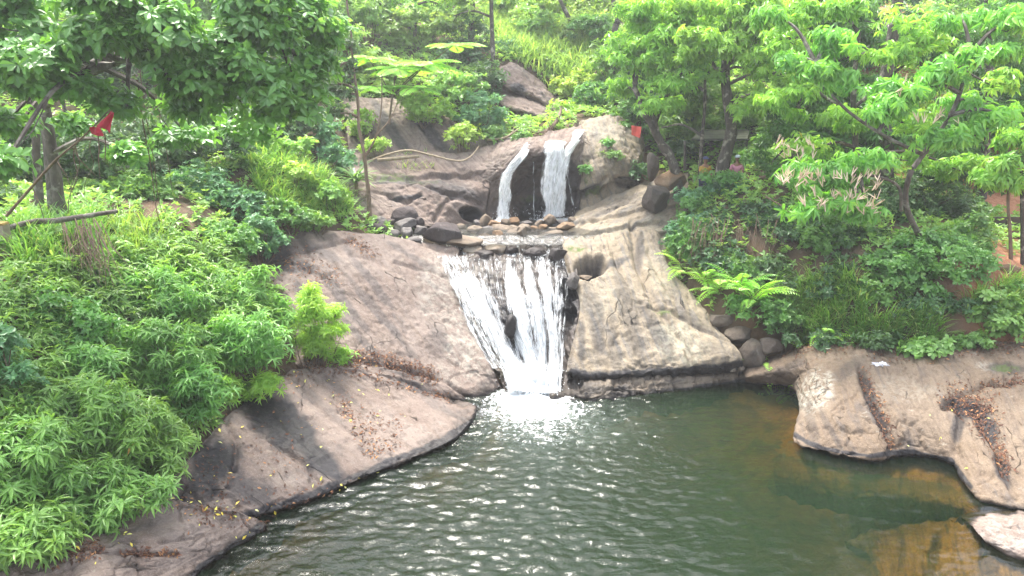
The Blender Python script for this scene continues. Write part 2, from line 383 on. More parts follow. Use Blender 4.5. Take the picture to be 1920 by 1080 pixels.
def patch(name, label, grid, mat, step=3.2, amp=.1, freq=.8, aniso=None, cracks=(), stain_shade=(), pale=(), wet=(), moss=(), warp=(), hollows=(),
          rnd=.12, plate=.05, wob=0., wetz=None, thick=.9, key=None, terr=None, rows=None, cat='rock'):
    G = np.array([[cpt(c) for c in r] for r in grid]); R, C = G.shape[:2]
    gu, gv = UV(G)
    lu = np.hypot(np.diff(gu, axis=1), np.diff(gv, axis=1)).sum(1).max(); lv = np.hypot(np.diff(gu, axis=0), np.diff(gv, axis=0)).sum(0).max()
    lw = np.linalg.norm(np.diff(G, axis=0), axis=-1).sum(0).max()
    n = int(max(lu/step, 12)); m = int(max(lv/step, lw/.05, 12)); m = min(m, 260)
    X = np.einsum('ij,jkc->ikc', crmat(R, m), G); X = np.einsum('lk,ikc->ilc', crmat(C, n), X)
    U, V = UV(X)
    def normal(X):
        N = nrm(np.cross(np.gradient(X, axis=1), np.gradient(X, axis=0)))
        s = np.sign(((np.array((0, 0, H)) - X)*N).sum(-1)[m//3:-m//3 or None].sum()) or 1
        return N*s
    if wob: X[..., 2] += wob*noise2(U/30, V*0+3.3, 55, 3)*sstep(.55, .95, np.linspace(0, 1, m))[:, None]
    N = normal(X)
    D = amp*fbm(X*freq, 5, len(name), .5) + amp*.35*fbm(X*freq*5, 3, 9, .6)
    D = D + .022*(np.abs(noise(X*2.1, 23))*-1.6 + .5) + .016*(np.abs(noise(X*6.3, 29))*-1.6 + .5) + .008*noise(X*17, 33) + .012*sstep(.05, .25, fbm(X*2.6, 4, 81))
    Xw = X*np.array((.62, .62, .9)) + .35*np.stack([fbm(X*1.3, 3, 60+i) for i in range(3)], -1); f1, f2, cid = worley(Xw, len(label)); mk = sstep(-.15, .25, fbm(X*.6, 2, 71))
    D = D + plate*mk*((cid-.5) - 1.1*np.exp(-((f2-f1)/.035)**2))
    if aniso:
        a = math.radians(aniso[0]); L1, L2, am = aniso[1:]
        al = (U*math.cos(a) + V*math.sin(a))/L1; ac = (-U*math.sin(a) + V*math.cos(a))/L2
        q = noise2(al, ac + .25*noise2(U/60, V/60, 5), 11, 3)
        D = D + am*q - am*1.2*np.maximum(0, .12-np.abs(q))*6*.5
    for it in warp:                                    # terraces: steps of rock across the slope
        pts, width, h = it
        pts = np.asarray(pts, float); vv = np.interp(U[0], pts[:, 0], pts[:, 1])[None] + 3*noise2(U/22, V/60, 21, 3)
        D = D - h*sstep(-width, width, V-vv)*np.exp(-np.maximum(V-vv, 0)/26.)
    for pts, wd, dp in cracks:
        jit = 4*noise2(U/13, V/13, 31, 3)
        d = np.abs(poly_dist(U, V, pts) + jit*.5); D = D - dp*np.exp(-(d/wd)**2)
    for (u, v, ru, rv, ang, dp) in hollows:
        a = math.radians(ang); x = (U-u)*math.cos(a) + (V-v)*math.sin(a); y = -(U-u)*math.sin(a) + (V-v)*math.cos(a)
        D = D - dp*(1-sstep(.55, 1.05, np.hypot(x/ru, y/rv) + .1*noise2(U/15, V/15, 41, 2)))
    s = np.linspace(0, 1, m)[:, None]*lw; t = np.linspace(0, 1, n)[None]*np.linalg.norm(np.diff(G, axis=1), axis=-1).sum(1).mean()
    e = np.minimum(np.minimum(s, s.max()-s), np.minimum(t, t.max()-t)) + .12*fbm(X*2, 2, 4)
    D = D - rnd*(1-np.clip(e/(rnd*2.2), 0, 1))**2
    X = X + N*D[..., None]
    N = normal(X)
    A = {'stain_shade': blobmask(U, V, stain_shade), 'pale': blobmask(U, V, pale, 8), 'wet': blobmask(U, V, wet, 13), 'moss': blobmask(U, V, moss, 17)}
    if wetz is not None:
        zz = X[..., 2] + .05*fbm(X*3, 2, 6); A['wet'] = np.maximum(A['wet'], 1-sstep(wetz*.5, wetz, zz)); A['stain_shade'] = np.maximum(A['stain_shade'], .8*(1-sstep(0, wetz*.8, zz)))
    key = key or name
    ROCKS.setdefault(key, []).append(dict(X=X, N=N, U=U, V=V))
    # skirt into the ground
    idx = np.arange(m*n).reshape(m, n)
    Q = np.stack([idx[:-1, :-1], idx[:-1, 1:], idx[1:, 1:], idx[1:, :-1]], -1).reshape(-1, 4)
    bl = np.concatenate([idx[0], idx[1:, -1], idx[-1, -2::-1], idx[-2:0, 0][::1]])
    Vv = X.reshape(-1, 3); Nn = N.reshape(-1, 3)
    sk = Vv[bl] + np.array((0, .45, -.85))*thick
    k = len(bl); b2 = np.arange(k) + m*n
    Q2 = np.stack([bl, np.roll(bl, -1), np.roll(b2, -1), b2], -1)
    a = math.radians(aniso[0] if aniso else 40); ppm = lu/max(t.max(), .1)
    uv = np.stack([(U*math.cos(a)+V*math.sin(a))/ppm, (-U*math.sin(a)+V*math.cos(a))/ppm], -1).reshape(-1, 2)
    allV = np.concatenate([Vv, sk]); uvA = np.concatenate([uv, uv[bl]])
    A = {q: np.concatenate([x.ravel(), x.ravel()[bl]]) for q, x in A.items()}
    c = allV.mean(0); c[2] = allV[:, 2].min()
    o = mesh(name, allV, [Q, Q2], M[mat], None, A, True, uvA, c)
    return tag(o, label, cat)

patch('rock_slab', 'broad smooth pinkish grey bedrock slab sloping down to the left edge of the lower waterfall', [
    [(470, 425, 25.4), (600, 425, 26), (700, 433, 26.5), (790, 447, 27), (862, 462, 26.8)],
    [(470, 500, 23.7), (600, 500, 24.2), (700, 505, 24.5), (790, 512, 25), (850, 520, 25.2)],
    [(490, 580, 22.1), (620, 580, 22.6), (720, 590, 22.9), (815, 600, 23.4), (885, 605, 23.7)],
    [(530, 650, 20.9), (650, 655, 21.3), (750, 665, 21.6), (850, 680, 22), (920, 682, 22.1)],
    [(580, 700, 20.2), (680, 705, 20.5), (790, 722, 20.9), (875, 740, 21), (945, 725, 21.8)],
    [(600, 735, 20.4), (700, 745, 20.7), (800, 765, 21), (880, 790, 21.1), (970, 750, 22)]], 'slab', 2.6,
    amp=.09, freq=.55, aniso=(52, 190, 26, .05),
    cracks=[([(500, 486), (560, 472), (640, 457), (660, 448)], 3.5, .12), ([(740, 492), (800, 507), (836, 520)], 3, .10), ([(655, 585), (672, 600)], 3, .06),
            ([(790, 455), (830, 470), (850, 474)], 3, .08), ([(570, 505), (600, 520), (625, 515)], 4, .08), ([(838, 615), (850, 650), (842, 660)], 2, .05), ([(716, 580), (728, 566), (745, 560)], 2, .03),
            ([(640, 475), (700, 490), (760, 520)], 5, .05), ([(600, 660), (640, 672), (760, 690), (830, 710), (880, 745)], 5, .14)],
    stain_shade=[(560, 500, 60, 18, 10, .8), (520, 470, 35, 30, 0, .85), (575, 560, 40, 12, 55, .7), (690, 520, 90, 9, 52, .55), (740, 690, 70, 10, 15, .6), (640, 560, 90, 12, 52, .6), (720, 600, 110, 9, 50, .5), (600, 470, 60, 9, 30, .6), (770, 480, 60, 7, 30, .5), (680, 640, 60, 8, 45, .5), (560, 620, 40, 20, 60, .5),
           ([(845, 500), (880, 570), (905, 620), (930, 680), (950, 720)], 9), (820, 640, 22, 30, 20, .35)],
    pale=[(870, 630, 46, 90, -15, .5), (830, 540, 70, 60, 50, .4), (800, 440, 60, 12, 10, .35), (840, 700, 40, 18, 30, .3)], wet=[([(850, 480), (880, 560), (915, 640), (945, 720)], 12), (540, 480, 50, 26, 0, .5)], wetz=.24)

patch('rock_slab', 'low brown bedrock slab with dark wet streaks and triangular pale face along the left pool edge', [
    [(235, 965, 13.2), (325, 890, 14.5), (425, 780, 17), (535, 698, 19.6), (660, 686, 20.4), (770, 708, 20.9), (850, 738, 21.2)],
    [(350, 968, 13.7), (430, 900, 15), (520, 830, 16.6), (630, 768, 18.6), (730, 745, 19.9), (815, 745, 20.5), (868, 752, 20.9)],
    [('z', 448, 972, .22), ('z', 505, 952, .2), ('z', 598, 917, .18), ('z', 716, 866, .17), ('z', 824, 823, .15), ('z', 872, 790, .14), ('z', 888, 757, .12)],
    [('z', 462, 976, -.02), ('z', 512, 962, -.02), ('z', 605, 928, -.02), ('z', 722, 878, -.02), ('z', 832, 835, -.02), ('z', 882, 798, -.02), ('z', 897, 760, -.02)],
    [('z', 490, 1000, -.8), ('z', 545, 990, -.8), ('z', 640, 955, -.8), ('z', 752, 905, -.8), ('z', 862, 860, -.8), ('z', 912, 815, -.8), ('z', 920, 770, -.8)]], 'slab', 2.6,
    amp=.06, freq=.8, aniso=(38, 150, 16, .05), rnd=.06,
    cracks=[([(425, 790), (445, 830), (440, 880)], 4, .12), ([(470, 800), (560, 860), (600, 905)], 4, .09), ([(560, 710), (590, 760), (640, 800), (690, 830)], 4, .08), ([(690, 690), (760, 715), (850, 750)], 5, .10),
            ([(330, 900), (380, 940), (440, 970)], 5, .12)],
    stain_shade=[(395, 880, 85, 42, -48, 1.), (525, 790, 130, 44, 42, 1.), (600, 860, 70, 26, 42, 1.), (470, 920, 60, 30, 30, .8), ([(455, 968), (600, 922), (720, 872), (830, 828), (885, 790)], 8), (575, 735, 40, 14, 40, .6), (780, 725, 50, 10, 18, .6), (650, 740, 50, 8, 40, .4)],
    pale=[(850, 735, 40, 10, 20, .7), (520, 880, 40, 30, 40, .15)], wet=[(525, 795, 120, 40, 42, .9), (395, 885, 80, 40, -48, .8)], wetz=.22)

patch('rock_slab', 'smooth pale brown slab in the bottom left corner, tapering to a point over the pool', [
    [(-140, 1140, 10.3), (20, 1055, 11.3), (130, 1000, 12.3), (235, 950, 13.3), (300, 935, 13.8)],
    [(90, 1150, 10.4), (200, 1075, 11.6), (290, 1015, 12.6), (370, 968, 13.6), (420, 955, 13.9)],
    [('z', 330, 1112, .17), ('z', 362, 1066, .16), ('z', 425, 1024, .15), ('z', 480, 986, .14), ('z', 486, 972, .12)],
    [('z', 345, 1122, -.03), ('z', 374, 1076, -.03), ('z', 436, 1034, -.03), ('z', 497, 994, -.03), ('z', 497, 974, -.03)],
    [('z', 380, 1150, -.8), ('z', 410, 1100, -.8), ('z', 470, 1060, -.8), ('z', 530, 1015, -.8), ('z', 530, 985, -.8)]], 'slab', 2.6,
    amp=.06, freq=.8, aniso=(-20, 160, 30, .03), rnd=.05, cracks=[([(110, 1075), (180, 1035), (330, 1040)], 4, .08), ([(300, 1015), (365, 1005)], 3, .06)],
    stain_shade=[([(340, 1115), (372, 1068), (434, 1028), (488, 988)], 9)], wetz=.2)

patch('rock_bed', 'dark wet rock bed under the lower waterfall, hollowed and polished between the white strands', [
    [(815, 458, 27.9), (900, 458, 27.7), (960, 455, 27.5), (1020, 453, 27.6), (1090, 450, 27.6)],
    [(830, 476, 26.7), (905, 476, 26.9), (965, 474, 26.9), (1020, 474, 26.9), (1085, 472, 26.8)],
    [(840, 505, 25.5), (910, 500, 25.8), (965, 498, 26), (1020, 498, 26), (1082, 500, 25.7)],
    [(862, 560, 24.4), (920, 560, 24.6), (970, 555, 24.6), (1030, 555, 24.8), (1085, 560, 24.1)],
    [(893, 620, 23.3), (940, 625, 23.7), (985, 620, 23.6), (1035, 620, 23.9), (1080, 620, 23)],
    [(925, 680, 22.3), (960, 690, 22.6), (1000, 690, 22.9), (1040, 690, 22.9), (1068, 690, 22)],
    [(950, 740, 21.5), (975, 748, 21.7), (1000, 750, 21.9), (1035, 750, 21.8), (1062, 745, 21.4)],
    [('w', 945, 21.3, -.8), ('w', 975, 21.3, -.8), ('w', 1000, 21.4, -.8), ('w', 1035, 21.4, -.8), ('w', 1060, 21.1, -.8)]], 'dark', 2.2,
    amp=.16, freq=1.1, aniso=(72, 120, 16, .07), rnd=.03, hollows=[(1063, 545, 22, 24, 0, .7), (1062, 590, 18, 26, 0, .6), (955, 600, 14, 30, 70, -.25), (975, 650, 14, 22, 70, .2)],
    pale=[([(836, 478), (866, 560), (894, 620), (930, 692)], 22), (890, 520, 30, 40, 60, .6), (1040, 480, 30, 12, 0, .4)], stain_shade=[(1062, 560, 24, 80, 0, 1.), (960, 620, 24, 60, -15, .9), (1030, 480, 60, 14, 0, .7), (985, 640, 10, 60, 0, .8)], wet=[(960, 600, 300, 300, 0, .8)])

patch('rock_dome', 'tan rounded rock dome with a round pothole to the right of the lower waterfall', [
    [(1052, 440, 27.6), (1110, 436, 27.5), (1170, 430, 27.7), (1235, 425, 28)],
    [(1062, 500, 25.4), (1120, 495, 25.4), (1180, 490, 25.8), (1250, 485, 26.2)],
    [(1086, 560, 24), (1150, 555, 23.9), (1220, 550, 24.2), (1300, 545, 24.6)],
    [(1079, 620, 22.9), (1160, 620, 22.8), (1250, 615, 23), (1345, 605, 23.4)],
    [(1065, 675, 22), (1160, 682, 21.9), (1270, 676, 22), (1388, 660, 22.3)],
    [(1062, 703, 21.6), (1160, 706, 21.65), (1270, 698, 21.9), (1394, 688, 22.2)],
    [(1066, 712, 22.4), (1160, 714, 22.5), (1270, 707, 22.7), (1398, 697, 22.9)]], 'tan', 2.4,
    wob=.16, amp=.10, freq=.7, aniso=(68, 160, 30, .05), rnd=.10,
    cracks=[([(1188, 440), (1195, 500), (1235, 580), (1290, 660), (1300, 690)], 6, .16), ([(1215, 575), (1250, 580), (1300, 610), (1370, 640)], 3, .10), ([(1150, 470), (1165, 510), (1180, 535)], 4, .10), ([(1215, 470), (1235, 520), (1262, 560)], 5, .08)],
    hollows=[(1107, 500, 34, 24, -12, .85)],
    stain_shade=[(1107, 497, 31, 21, -12, 1.), (1155, 490, 10, 30, 70, .9), (1120, 610, 16, 80, -8, .6), (1180, 600, 20, 100, -14, .55), (1150, 640, 12, 60, -5, .5), (1230, 620, 14, 70, -30, .55), (1200, 470, 8, 40, 5, .7), (1100, 560, 10, 40, 0, .5), (1090, 640, 9, 50, 0, .7), ([(1075, 703), (1160, 704), (1280, 696), (1390, 688)], 11), (1335, 655, 40, 14, 20, .4), (1065, 560, 14, 60, 0, .8), (1300, 600, 70, 8, 35, .5)],  # pothole and undercut entries paint shade; the others are dark streaks
    pale=[(1270, 640, 60, 40, 40, .8), (1240, 520, 24, 60, -25, .4), (1130, 560, 50, 60, 0, .25)], moss=[(1085, 466, 24, 7, -5, .9), (1250, 585, 24, 5, 8, .7)], wet=[([(1060, 490), (1075, 560), (1075, 620), (1064, 690)], 10)])

LED = [1030, 1085, 1130, 1190, 1250, 1320, 1395, 1490]; LY = [21.1, 20.95, 20.96, 21.25, 21.55, 21.95, 22.35, 22.3]; LZ = [.06, .24, .38, .28, .36, .25, .26, .15]
patch('rock_ledge', 'low grey streaked ledge at the water line below the tan dome', [
    [('w', u, 23.1, .25) for u in LED], [('w', u, y+.62, z) for u, y, z in zip(LED, LY, LZ)], [('w', u, y+.22, z*.8) for u, y, z in zip(LED, LY, LZ)],
    [('w', u, y+.06, z*.3) for u, y, z in zip(LED, LY, LZ)], [('w', u, y, -.1) for u, y in zip(LED, LY)], [('w', u, y+.1, -.8) for u, y in zip(LED, LY)]], 'ledge', 2.,
    wob=.1, plate=.1, amp=.09, freq=1.8, aniso=(88, 60, 9, .045), rnd=.03, cracks=[([(1150, 715), (1160, 740)], 3, .1), ([(1262, 700), (1268, 730)], 3, .12), ([(1060, 735), (1250, 722), (1390, 706)], 3, .05)],
    stain_shade=[(1080, 735, 40, 22, 0, .6), (1165, 738, 26, 18, 0, .8), ([(1040, 750), (1130, 751), (1250, 736), (1390, 716)], 5)], wet=[(1110, 735, 90, 30, 0, .7)], wetz=.12)

patch('rock_slab', 'wide brown grey rock shelf overhanging the amber shallows on the right bank', [
    [('w', 1385, 23, .3), ('w', 1450, 23, .6), ('w', 1520, 22.6, 1.15), ('w', 1580, 22.4, 1.4), ('w', 1640, 21.8, 1.5), ('w', 1700, 21.5, 1.55), ('w', 1770, 21.3, 1.6), ('w', 1840, 21.2, 1.7), ('w', 1890, 21, 1.8), ('w', 1950, 20.8, 1.8), ('w', 2060, 20.6, 1.9)],
    [(1395, 700, 22.2), (1455, 682, 22), (1520, 662, 21.7), (1580, 660, 21.4), (1640, 675, 20.8), (1700, 680, 20.5), (1760, 678, 20.3), (1830, 674, 20.3), (1880, 670, 20.3), (1940, 668, 20.2), (2040, 666, 20)],
    [('z', 1397, 708, .3), ('z', 1472, 700, .6), ('z', 1530, 703, .98), ('z', 1562, 740, .93), ('z', 1602, 765, .86), ('z', 1660, 772, .82), ('z', 1720, 778, .80), ('z', 1800, 790, .78), ('z', 1865, 815, .68), ('z', 1925, 835, .62), ('z', 2030, 850, .6)],
    [('z', 1398, 716, .05), ('z', 1478, 722, .12), ('z', 1500, 758, .32), ('z', 1492, 818, .17), ('z', 1540, 842, .15), ('z', 1630, 857, .15), ('z', 1700, 846, .15), ('z', 1785, 864, .14), ('z', 1822, 918, .1), ('z', 1878, 940, .07), ('z', 1990, 962, .05)],
    [('w', 1402, 22.4, -.15), ('w', 1482, 22.2, -.12), ('w', 1508, 20.4, -.12), ('w', 1505, 18.6, -.08), ('w', 1552, 18.2, -.08), ('w', 1640, 17.8, -.1), ('w', 1710, 17.9, -.1), ('w', 1795, 17.5, -.1), ('w', 1832, 16.3, -.1), ('w', 1884, 15.7, -.08), ('w', 1990, 15.2, -.06)],
    [('w', 1405, 22.8, -.7), ('w', 1490, 22.6, -.7), ('w', 1530, 21, -.7), ('w', 1530, 19.6, -.6), ('w', 1570, 19.2, -.6), ('w', 1650, 18.8, -.6), ('w', 1720, 18.9, -.6), ('w', 1805, 18.4, -.6), ('w', 1850, 17, -.6), ('w', 1900, 16.4, -.6), ('w', 2000, 16, -.5)]], 'right', 2.6,
    amp=.07, freq=.8, aniso=(62, 130, 20, .05), rnd=.05,
    cracks=[([(1612, 690), (1625, 735), (1648, 780), (1672, 830), (1672, 850)], 6, .16), ([(1770, 762), (1850, 722), (1930, 712)], 5, .14), ([(1775, 760), (1830, 775), (1870, 840), (1880, 885), (1905, 930)], 9, .16), ([(1700, 790), (1725, 810), (1735, 845)], 4, .06), ([(1790, 740), (1800, 780), (1792, 850)], 6, .10), ([(1480, 724), (1500, 700), (1540, 680)], 3, .06)],
    stain_shade=[(1815, 765, 46, 18, 25, 1.), (1850, 800, 18, 34, -25, 1.), (1795, 800, 12, 30, 10, .8), (1880, 880, 16, 36, -20, .9), (1640, 760, 10, 90, -22, .9), (1560, 810, 60, 6, 60, .5), (1590, 690, 40, 14, -30, .4), (1880, 690, 40, 14, 0, .7), ([(1492, 816), (1540, 840), (1630, 855), (1700, 846), (1785, 862), (1820, 914)], 5), (1480, 690, 40, 10, -25, .5), (1520, 790, 10, 50, -10, .4), (1700, 830, 8, 30, 0, .5)],
    pale=[(1530, 730, 46, 38, -20, .8), (1700, 730, 70, 24, 10, .25), (1860, 690, 30, 10, 0, .6)], moss=[(1885, 690, 30, 9, 0, .7)], wetz=.1)

patch('rock_slab', 'small pale slab standing dry out of the shallow water in the bottom right corner', [
    [('z', 1800, 965, -.2), ('z', 1860, 958, -.15), ('z', 1960, 955, -.1), ('z', 2060, 955, -.1)],
    [('z', 1822, 985, .06), ('z', 1870, 975, .16), ('z', 1960, 974, .22), ('z', 2060, 975, .2)],
    [('z', 1838, 1005, .1), ('z', 1885, 1012, .2), ('z', 1965, 1016, .26), ('z', 2060, 1020, .25)],
    [('z', 1850, 1020, .0), ('z', 1895, 1040, .04), ('z', 1960, 1052, .06), ('z', 2060, 1060, .05)],
    [('z', 1840, 1050, -.5), ('z', 1890, 1075, -.5), ('z', 1960, 1090, -.5), ('z', 2060, 1100, -.5)]], 'cliff', 2.4, amp=.04, freq=1.2, aniso=(20, 90, 14, .03), rnd=.02, pale=[(1890, 1000, 80, 40, 0, .5)], wetz=.06)

patch('submerged_rock', 'amber submerged rock under the overhang of the right rock shelf', [
    [('z', 1480, 818, -.3), ('z', 1560, 838, -.3), ('z', 1650, 850, -.3), ('z', 1720, 845, -.3), ('z', 1790, 868, -.3), ('z', 1850, 930, -.25)],
    [('z', 1452, 868, -.45), ('z', 1540, 886, -.38), ('z', 1640, 898, -.35), ('z', 1720, 900, -.33), ('z', 1785, 922, -.3), ('z', 1840, 955, -.2)],
    [('z', 1455, 915, -.95), ('z', 1550, 935, -.8), ('z', 1650, 942, -.7), ('z', 1720, 944, -.62), ('z', 1780, 955, -.55), ('z', 1835, 972, -.4)],
    [('z', 1470, 950, -1.8), ('z', 1565, 966, -1.7), ('z', 1655, 972, -1.6), ('z', 1720, 974, -1.5), ('z', 1775, 978, -1.3), ('z', 1830, 985, -.9)]], 'amber', 3., amp=.08, freq=1.2, aniso=(75, 90, 16, .06), rnd=.05, plate=.06, cracks=[([(1520, 840), (1535, 900), (1560, 940)], 5, .12), ([(1700, 850), (1690, 920)], 4, .1), ([(1450, 840), (1490, 930)], 6, .1)],
    stain_shade=[(1600, 880, 14, 50, -10, .7), (1700, 872, 90, 10, 5, .7), (1520, 870, 10, 50, -15, .7), (1770, 900, 20, 30, 0, .5)])
patch('submerged_rock', 'amber submerged rock around the small dry slab in the bottom right corner', [
    [('z', 1585, 1010, -1.6), ('z', 1680, 985, -1.3), ('z', 1770, 972, -.9), ('z', 1850, 962, -.5), ('z', 1960, 955, -.3)],
    [('z', 1630, 1042, -.75), ('z', 1705, 1012, -.5), ('z', 1780, 996, -.38), ('z', 1850, 985, -.25), ('z', 1960, 980, -.2)],
    [('z', 1630, 1085, -.5), ('z', 1715, 1065, -.36), ('z', 1800, 1045, -.3), ('z', 1870, 1035, -.2), ('z', 1960, 1030, -.2)],
    [('z', 1640, 1150, -.5), ('z', 1730, 1140, -.4), ('z', 1820, 1120, -.35), ('z', 1900, 1110, -.3), ('z', 1990, 1100, -.3)]], 'amber', 3., amp=.07, freq=1.2, aniso=(80, 90, 16, .06), rnd=.03, plate=.06, cracks=[([(1770, 990), (1745, 1040), (1760, 1080)], 5, .12), ([(1690, 1000), (1675, 1080)], 4, .1), ([(1850, 985), (1840, 1060)], 5, .1)],
    stain_shade=[(1750, 1040, 12, 50, 10, .8), (1850, 1050, 20, 40, 0, .6), (1690, 1040, 10, 40, 10, .5)])
patch('rock_slab', 'layered tan bedrock sloping down from the flag tree to the top of the lower waterfall', [
    [(1078, 398, 30.6), (1150, 366, 30.9), (1215, 338, 31.2), (1290, 322, 31.6)],
    [(1066, 420, 29.3), (1140, 398, 29.3), (1210, 378, 29.4), (1290, 370, 29.7)],
    [(1060, 440, 28.3), (1130, 424, 28.2), (1190, 410, 28.2), (1285, 400, 28.6)],
    [(1052, 462, 27.3), (1120, 454, 27.1), (1180, 444, 27.2), (1275, 432, 27.7)],
    [(1050, 485, 26.5), (1118, 482, 26.4), (1180, 474, 26.6), (1265, 466, 27)]], 'tan', 2.4, amp=.09, freq=.9, aniso=(-24, 120, 16, .06), rnd=.06,
    warp=[([(1050, 428), (1140, 405), (1240, 384)], 1.6, .16), ([(1050, 446), (1180, 421), (1240, 410)], 1.6, .2), ([(1050, 466), (1170, 447), (1250, 430)], 1.6, .22)],
    cracks=[([(1182, 412), (1190, 440), (1188, 470)], 5, .16), ([(1080, 400), (1160, 372), (1230, 346)], 3, .08), ([(1110, 410), (1200, 366), (1240, 352)], 3, .08)],
    stain_shade=[(1190, 440, 9, 30, 0, .8), (1150, 385, 70, 8, -24, .5), (1120, 448, 60, 4, -10, .6)], pale=[(1230, 430, 34, 40, 0, .5), (1130, 430, 80, 8, -20, .3)], moss=[(1090, 464, 30, 7, -8, 1.), (1130, 436, 50, 3, -14, .7), (1080, 440, 16, 6, 0, .5)])

patch('cliff', 'rock wall with a dark recess behind the two strands of the upper waterfall', [
    [(870, 285, 32.8), (925, 262, 33.2), (975, 255, 33), (1030, 248, 33), (1100, 228, 33.8)],
    [(885, 315, 31.9), (930, 300, 31.7), (980, 272, 31.5), (1025, 270, 31.5), (1095, 258, 32)],
    [(890, 335, 31.5), (935, 322, 31.2), (980, 300, 31.1), (1030, 292, 31.1), (1092, 290, 31.5)],
    [(893, 355, 31.2), (940, 340, 31.3), (985, 328, 32.1), (1035, 322, 32.0), (1090, 335, 31.3)],
    [(895, 385, 30.9), (945, 375, 31.4), (985, 375, 32.4), (1040, 375, 32.2), (1085, 385, 31)],
    [(898, 425, 30.7), (945, 425, 31.1), (990, 425, 31.8), (1040, 425, 31.6), (1082, 425, 30.7)]], 'cliff', 2.2, amp=.10, freq=1.1, aniso=(-55, 70, 12, .05), rnd=.05,
    stain_shade=[(1010, 392, 50, 24, 0, 1.), (1005, 350, 45, 26, 0, .5), (1068, 355, 24, 60, 0, .85), (985, 305, 50, 5, -30, .5), (1010, 300, 30, 8, -30, .4), (940, 395, 20, 20, 0, .4)], wet=[(1000, 350, 100, 70, 0, .8), (940, 360, 40, 60, 0, .7)], moss=[(990, 372, 20, 8, 0, .5)])  # dark entries put the shade of the recess into the rock colour
patch('cliff', 'tall rounded tan rock face with small plants, right of the upper waterfall', [
    [(1085, 226, 34), (1130, 212, 34.3), (1175, 218, 34.3), (1215, 240, 34.6)],
    [(1084, 262, 32.3), (1122, 244, 32.2), (1170, 248, 32.4), (1212, 275, 33)],
    [(1084, 310, 31.4), (1122, 300, 30.9), (1170, 295, 31.1), (1205, 312, 32)],
    [(1084, 352, 31), (1120, 345, 30.6), (1165, 335, 30.8), (1202, 342, 31.5)],
    [(1084, 372, 31.1), (1112, 366, 30.9), (1160, 350, 31.2), (1200, 356, 31.8)],
    [(1084, 408, 31), (1108, 392, 30.9), (1158, 375, 31.1), (1198, 372, 31.6)]], 'tan', 2.2, amp=.12, freq=.9, aniso=(70, 90, 18, .05), rnd=.15,
    cracks=[([(1088, 365), (1120, 352), (1135, 335)], 4, .16), ([(1130, 358), (1165, 335), (1200, 338)], 4, .14)],
    stain_shade=[(1110, 355, 28, 12, -25, 1.), (1175, 342, 24, 10, -10, .7), (1110, 270, 10, 40, 10, .4), (1150, 240, 40, 14, 20, .3)], moss=[(1140, 290, 30, 8, 10, .5), (1100, 320, 8, 24, 0, .6), (1108, 362, 22, 7, -25, .6)], pale=[(1140, 250, 44, 22, 20, .5)])
patch('cliff', 'lower grey cliff with broken ledges and a small cave, left of the upper waterfall', [
    [(610, 300, 31.8), (700, 285, 32.2), (790, 285, 32.4), (870, 285, 32.4), (935, 265, 32.9)],
    [(615, 328, 30.6), (700, 322, 30.8), (790, 325, 31), (870, 322, 31.4), (930, 315, 31.6)],
    [(620, 345, 29.9), (710, 338, 29.9), (800, 342, 30.2), (875, 350, 30.6), (920, 350, 31)],
    [(625, 380, 28.8), (715, 382, 29.0), (800, 385, 29.4), (865, 385, 30.0), (915, 385, 30.7)],
    [(630, 412, 28.1), (720, 418, 28.2), (800, 424, 28.7), (860, 428, 29.6), (912, 428, 30.4)]], 'cliff', 2.3, amp=.10, freq=.8, aniso=(42, 110, 16, .05), rnd=.05,
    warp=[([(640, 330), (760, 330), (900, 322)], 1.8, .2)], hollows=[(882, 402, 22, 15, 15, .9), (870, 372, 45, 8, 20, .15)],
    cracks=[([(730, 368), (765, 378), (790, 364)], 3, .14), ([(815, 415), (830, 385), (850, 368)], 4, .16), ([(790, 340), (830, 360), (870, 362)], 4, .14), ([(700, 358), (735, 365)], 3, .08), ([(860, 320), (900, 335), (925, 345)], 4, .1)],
    stain_shade=[(882, 402, 24, 16, 15, 1.), (860, 358, 60, 14, 15, .7), (760, 335, 90, 6, 0, .8), (800, 352, 40, 8, 20, .6), (905, 395, 14, 24, 0, .5), ([(735, 370), (790, 366)], 4), (850, 335, 40, 8, 25, .5)], moss=[(720, 330, 60, 5, 0, .7), (790, 335, 30, 5, 0, .4)], pale=[(850, 345, 40, 7, 20, .4)])  # first entry paints the shade inside the small cave; others are streaks
patch('cliff', 'upper grey cliff face streaked with diagonal dark lines, above the fallen bamboo', [
    [(640, 180, 35.6), (740, 185, 35.8), (830, 215, 35.2), (920, 262, 34)],
    [(650, 240, 33.6), (740, 240, 33.8), (825, 255, 33.8), (915, 285, 32.9)],
    [(655, 305, 31.7), (740, 305, 31.9), (830, 305, 32.2), (920, 305, 32.1)]], 'cliff', 2.4, amp=.10, freq=.8, aniso=(52, 160, 14, .07), rnd=.06,
    cracks=[([(770, 205), (800, 250), (850, 300)], 4, .12), ([(740, 215), (790, 290)], 3, .08)], stain_shade=[(740, 250, 70, 12, 54, .8), (800, 240, 80, 12, 52, .9), (830, 265, 60, 6, 50, .7), (700, 245, 50, 8, 60, .5)], moss=[(690, 280, 40, 12, 10, .5)])
